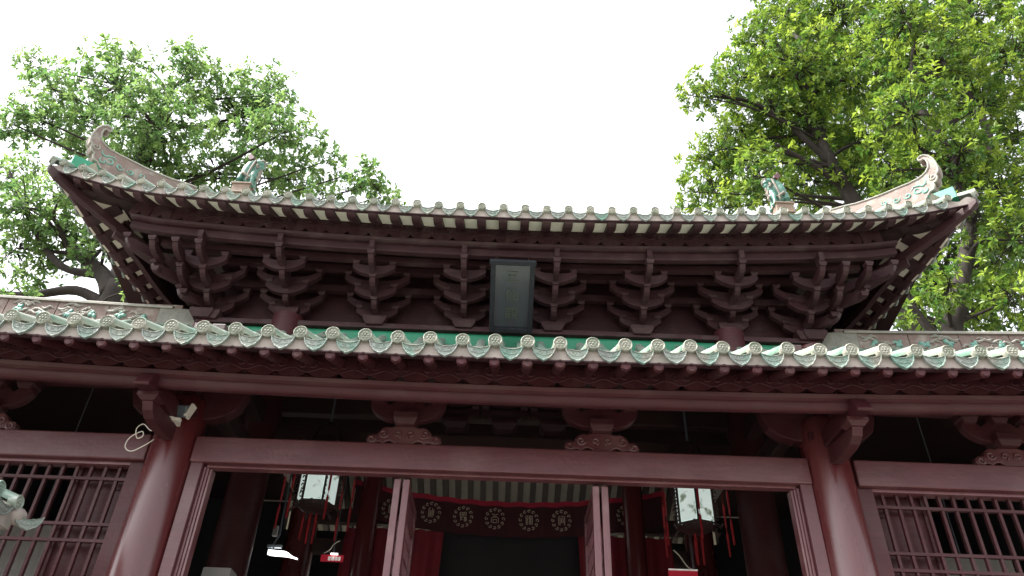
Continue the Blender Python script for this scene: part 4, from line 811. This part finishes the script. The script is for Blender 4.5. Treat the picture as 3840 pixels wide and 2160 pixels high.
# ------------------------------------------------------------------ trees
def leaf_mesh(name, P_, D, N_, Ln, Wd, tone, m):
    n = len(P_); S = np.cross(D, N_); S /= np.linalg.norm(S, axis=1, keepdims=True) + 1e-9
    U = np.cross(S, D)
    v = np.empty((n, 4, 3)); v[:, 0] = P_; v[:, 2] = P_ + D * Ln[:, None] - U * (Ln * .15)[:, None]
    midp = P_ + D * (Ln * .52)[:, None]
    v[:, 1] = midp + S * (Wd / 2)[:, None] + U * (Wd * .16)[:, None]; v[:, 3] = midp - S * (Wd / 2)[:, None] + U * (Wd * .16)[:, None]
    me = bpy.data.meshes.new(name); me.vertices.add(n * 4); me.vertices.foreach_set('co', v.reshape(-1))
    idx = np.arange(n)[:, None] * 4; tri = np.concatenate([idx + np.array([[0, 1, 2]]), idx + np.array([[0, 2, 3]])], axis=1).reshape(-1)
    me.loops.add(n * 6); me.loops.foreach_set('vertex_index', tri.astype(np.int32)); me.polygons.add(n * 2)
    me.polygons.foreach_set('loop_start', np.arange(0, n * 6, 3, dtype=np.int32)); me.polygons.foreach_set('loop_total', np.full(n * 2, 3, dtype=np.int32))
    at_ = me.attributes.new('tone', 'FLOAT', 'POINT'); at_.data.foreach_set('value', np.repeat(tone, 4).astype(np.float32))
    me.materials.append(m); me.update(calc_edges=True); me.validate(); return me
def unit(a): return a / (np.linalg.norm(a, axis=1, keepdims=True) + 1e-9)
def tree(name, label, cat, base, spine, r0, blobs, leaf, dens, m, lit_young=0.3, nl=8, group=None, bare=()):
    t = thing(name, base, label, cat, group)
    tb = MB(); sp_ = smooth_path([base] + spine, 6); k = len(sp_); tb.tube(sp_, [r0 * (1 - 0.72 * i / (k - 1)) for i in range(k)], 12)
    PP, DD, NN, LL, TT = [], [], [], [], []
    spv = [Vector(p) for p in sp_]
    for (bx, by, bz, br) in blobs:
        c = Vector((bx, by, bz))
        # limb from the spine to the blob centre
        cand = [p for p in spv if p.z < bz - 0.5 * br] or spv[-1:]
        st = min(cand, key=lambda p: (p - c).length + 0.5 * abs(p.z - (bz - 2.2)))
        mid = st.lerp(c, .5) + Vector((random.uniform(-.3, .3), random.uniform(-.3, .3), random.uniform(-.2, .45)))
        lr = min(r0 * .36, .03 + .04 * br); pth = smooth_path([st, mid, c], 6); tb.tube(pth, [lr * (1 - .7 * i / (len(pth) - 1)) for i in range(len(pth))], 8)
        nc = int(dens * br * br) + 6
        d = unit(rng.normal(size=(nc, 3))); rad = br * (rng.random(nc) ** .45) * rng.uniform(.72, 1.16, nc)
        cc = np.array([bx, by, bz]) + d * rad[:, None] * np.array([1.08, 1.08, .88])
        dt = unit(d * .8 + rng.normal(size=(nc, 3)) * .55 + np.array([0, 0, .12])); tl_ = leaf * rng.uniform(.9, 1.8, nc)
        for q in range(nc):
            e = Vector(cc[q]); v_ = Vector(dt[q]); e2 = e + v_ * tl_[q]
            if q % 4 == 0: a = c.lerp(e, .2); tb.tube([a, a.lerp(e, .55) + Vector((0, 0, .05 * br)), e, e2], [.013 + .005 * br, .010, .006, .003], 4, False)
            else: tb.tube([e - v_ * leaf * .8, e2], [.007, .003], 3, False)
        shell = np.clip(rad / br, 0, 1.2)
        tone_c = np.clip(rng.normal(.20, .15, nc) + .25 * (d[:, 2] > .2) * rng.random(nc) + (rng.random(nc) < lit_young) * .42 * (shell > .72), 0, 1)  # sunlit tops and outer clusters put into the leaf tone, with young leaves
        kk = nl; ci = np.repeat(np.arange(nc), kk); jj = np.tile(np.arange(kk), nc)
        tt = np.where(jj < kk * .45, rng.uniform(.25, .85, nc * kk), rng.uniform(.88, 1.0, nc * kk))
        D_ = dt[ci]; hlp = unit(np.cross(D_, np.array([.3, .1, 1.0]))); h2 = np.cross(D_, hlp); an = jj * 2.4 + rng.normal(0, .3, nc * kk)
        side_ = hlp * np.cos(an)[:, None] + h2 * np.sin(an)[:, None]
        ld = unit(D_ * rng.uniform(.35, .9, nc * kk)[:, None] + side_ + np.array([0, 0, -.12])); cp = cc[ci] + D_ * (tl_[ci] * tt)[:, None]
        PP.append(cp); DD.append(ld); NN.append(unit(D_ * .5 + rng.normal(size=(nc * kk, 3)) * .35 + np.array([0, 0, .8])))
        LL.append(leaf * rng.uniform(.55, 1.25, nc * kk)); TT.append(np.clip(np.repeat(tone_c, kk) + rng.normal(0, .07, nc * kk), 0, 1))
    for pth in bare: q = smooth_path(pth[0], 5); tb.tube(q, [pth[1] * (1 - .65 * i / (len(q) - 1)) for i in range(len(q))], 8)
    tb.build('trunk', BARK, t, True, ang=None)
    L_ = np.concatenate(LL)
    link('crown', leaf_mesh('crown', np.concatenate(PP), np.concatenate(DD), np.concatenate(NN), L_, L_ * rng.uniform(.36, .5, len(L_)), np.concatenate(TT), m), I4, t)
L1 = [(-14.47, 18.16, 23.97, 1.65), (-15.65, 19.14, 26.98, 0.74), (-12.3, 18.58, 25.1, 1.3), (-13.07, 19.33, 27.39, 0.54), (-10.49, 19.4, 24.2, 1.91), (-7.88, 17.61, 21.25, 1.35), (-11.73, 17.44, 21.12, 1.87), (-16.58, 20.08, 24.36, 1.34), (-16.43, 18.23, 22.19, 1.12), (-17.39, 18.15, 21.9, 0.83), (-20.4, 20.59, 28.14, 0.67), (-17.44, 18.9, 24.75, 0.8), (-18.35, 20.08, 26.87, 0.65), (-10.3, 18.92, 20.84, 1.29), (-7.56, 19.45, 20.98, 0.85), (-6.24, 17.88, 20.34, 0.62), (-9.75, 19.43, 25.37, 1.24), (-9.16, 20.18, 21.92, 1.28), (-13.31, 19.07, 20.84, 1.39), (-11.67, 19.77, 20.84, 1.04), (-15.43, 19.55, 22.33, 0.88)]
L1 += [(-4.73, 17.06, 19.18, 0.5), (-4.16, 17.76, 18.72, 0.47), (-5.32, 17.59, 18.74, 0.38), (-5.93, 17.3, 18.19, 0.41), (-4.39, 17.03, 18.57, 0.41), (-3.91, 17.87, 18.37, 0.25)]
L2 = [(-12.98, 15.43, 15.22, 1.07), (-12.1, 16.03, 14.84, 1.01), (-13.5, 16.41, 14.62, 1.02), (-11.63, 16.01, 15.33, 0.73), (-12.51, 16.51, 14.01, 0.5), (-10.55, 15.25, 14.98, 0.49), (-14.68, 16.22, 17.12, 0.54), (-10.6, 15.37, 13.8, 0.54), (-14.37, 16.55, 17.69, 0.4), (-11.02, 16.41, 15.03, 0.44), (-8.66, 14.53, 12.08, 0.25), (-11.54, 14.63, 12.02, 0.37), (-11.73, 14.82, 15.09, 0.62)]
R1 = [(9.8, 16.62, 26.77, 1.38), (7.96, 15.35, 23.73, 0.97), (11.29, 15.8, 25.98, 1.61), (8.84, 15.02, 21.94, 1.43), (7.12, 15.52, 21.95, 0.94), (5.91, 15.23, 20.99, 0.74), (5.34, 15.14, 20.48, 0.41), (10.85, 15.7, 22.27, 1.64), (7.95, 15.7, 20.55, 1.24), (7.3, 16.47, 20.39, 1.02), (6.15, 15.94, 19.03, 0.8), (5.66, 16.53, 19.28, 0.5), (9.33, 16.36, 20.13, 1.43), (6.05, 16.68, 18.18, 0.89), (5.13, 15.91, 17.18, 0.38), (6.62, 14.69, 16.67, 0.94), (8.95, 16.37, 18.25, 1.12), (5.12, 16.62, 17.2, 0.31), (6.18, 16.47, 17.12, 0.47), (10.57, 15.67, 19.43, 1.21), (9.94, 16.01, 17.95, 0.94)]
R2 = [(10.32, 11.98, 19.94, 1.36), (13.36, 13.1, 22.05, 1.58), (13.42, 12.63, 19.63, 1.45), (10.54, 12.11, 18.09, 1.29), (9.18, 11.71, 15.82, 1.05), (12.25, 13.14, 17.97, 1.34), (13.03, 13.38, 17.04, 1.18), (9.98, 11.76, 14.74, 0.96), (9.88, 13.04, 15.55, 0.72), (10.93, 12.34, 14.03, 1.02), (10.31, 11.87, 12.18, 0.77), (9.88, 12.13, 12.98, 0.63), (9.13, 12.98, 15.27, 0.58), (10.67, 13.17, 12.53, 0.71), (8.49, 11.68, 10.85, 0.57), (8.29, 12.71, 11.14, 0.5), (7.05, 11.68, 9.91, 0.3), (9.61, 12.89, 10.99, 0.61), (10.03, 12.2, 10.91, 0.64), (8.9, 13.19, 10.96, 0.39)]
R3 = [(12.5, 20.96, 30.95, 3.1), (15.41, 20.01, 29.82, 3.2), (19.51, 21.0, 30.45, 3.55), (10.59, 19.62, 23.35, 2.19), (13.12, 19.15, 22.29, 2.31), (16.69, 20.2, 22.85, 2.6), (16.54, 19.06, 18.59, 1.94), (14.37, 19.39, 18.19, 1.77), (15.72, 19.82, 16.39, 1.37), (13.73, 20.22, 16.27, 1.04), (8.23, 19.31, 21.52, 1.14), (9.64, 19.08, 25.71, 1.44)]
L1 = [(x, y, z - .45, r * .92) for x, y, z, r in L1]
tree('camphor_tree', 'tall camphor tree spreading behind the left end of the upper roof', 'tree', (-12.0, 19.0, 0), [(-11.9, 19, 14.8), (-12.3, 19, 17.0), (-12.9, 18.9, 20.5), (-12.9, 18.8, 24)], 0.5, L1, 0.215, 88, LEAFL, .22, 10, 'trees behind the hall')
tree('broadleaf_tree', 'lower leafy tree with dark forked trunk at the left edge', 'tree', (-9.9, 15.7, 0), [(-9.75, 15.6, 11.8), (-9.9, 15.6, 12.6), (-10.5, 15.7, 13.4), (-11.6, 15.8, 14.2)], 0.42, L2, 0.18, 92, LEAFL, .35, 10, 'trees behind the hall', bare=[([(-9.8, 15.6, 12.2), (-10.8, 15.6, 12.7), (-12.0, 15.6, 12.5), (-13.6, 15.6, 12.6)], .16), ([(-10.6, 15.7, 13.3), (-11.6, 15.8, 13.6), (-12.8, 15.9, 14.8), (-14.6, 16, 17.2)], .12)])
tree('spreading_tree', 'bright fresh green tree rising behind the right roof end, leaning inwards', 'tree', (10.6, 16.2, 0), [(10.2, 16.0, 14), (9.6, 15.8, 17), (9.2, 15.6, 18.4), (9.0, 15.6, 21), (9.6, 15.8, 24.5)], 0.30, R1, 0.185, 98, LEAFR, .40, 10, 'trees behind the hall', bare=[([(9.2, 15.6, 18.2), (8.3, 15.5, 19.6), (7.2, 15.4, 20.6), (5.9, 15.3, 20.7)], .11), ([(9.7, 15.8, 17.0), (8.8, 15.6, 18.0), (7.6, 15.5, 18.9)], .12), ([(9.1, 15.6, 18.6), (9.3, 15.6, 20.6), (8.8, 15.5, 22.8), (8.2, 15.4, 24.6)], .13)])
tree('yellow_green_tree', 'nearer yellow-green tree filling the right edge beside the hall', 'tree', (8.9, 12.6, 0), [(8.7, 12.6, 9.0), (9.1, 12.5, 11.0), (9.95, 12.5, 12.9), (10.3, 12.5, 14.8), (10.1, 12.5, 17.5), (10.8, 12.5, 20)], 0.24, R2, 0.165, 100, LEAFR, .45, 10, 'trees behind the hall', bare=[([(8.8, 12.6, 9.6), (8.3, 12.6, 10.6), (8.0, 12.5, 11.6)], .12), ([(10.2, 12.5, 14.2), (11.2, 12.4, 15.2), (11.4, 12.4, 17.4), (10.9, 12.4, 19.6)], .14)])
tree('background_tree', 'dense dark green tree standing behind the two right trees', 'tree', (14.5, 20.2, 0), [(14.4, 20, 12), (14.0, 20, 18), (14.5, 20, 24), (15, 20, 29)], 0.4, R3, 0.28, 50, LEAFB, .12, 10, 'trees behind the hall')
# palm crown at the right edge
pt = thing('fan_palm', (12.4, 13.6, 0), 'fan palm fronds showing between leaves at the right edge', 'palm', None)
MB().tube([(12.4, 13.6, 0), (12.35, 13.6, 7), (12.3, 13.6, 13.6)], [.16, .12, .10], 10).build('trunk', BARK, pt, True)
for k in range(9):
    a = R(40 * k + 12); dv = Vector((math.cos(a), math.sin(a), random.uniform(-.35, .5))).normalized(); c = Vector((12.3, 13.6, 13.6)) + dv * .9
    b = MB(); b.tube([(12.3, 13.6, 13.55), c], [.02, .012], 6)
    sdv = dv.cross(Vector((0, 0, 1))).normalized(); upv = sdv.cross(dv)
    for q in range(15):
        an = R(-100 + 200 * q / 14); dr = (dv * math.cos(an) + sdv * math.sin(an)).normalized(); tip = c + dr * .75 - Vector((0, 0, .12)); pp = upv.cross(dr) * .028
        b.add([c, c + dr * .4 + pp + upv * .03, tip, c + dr * .4 - pp + upv * .03], [(0, 1, 2), (0, 2, 3)])
    me = b.mesh('frond', LEAFB); at_ = me.attributes.new('tone', 'FLOAT', 'POINT'); at_.data.foreach_set('value', [.3] * len(me.vertices)); link('frond', me, I4, pt)
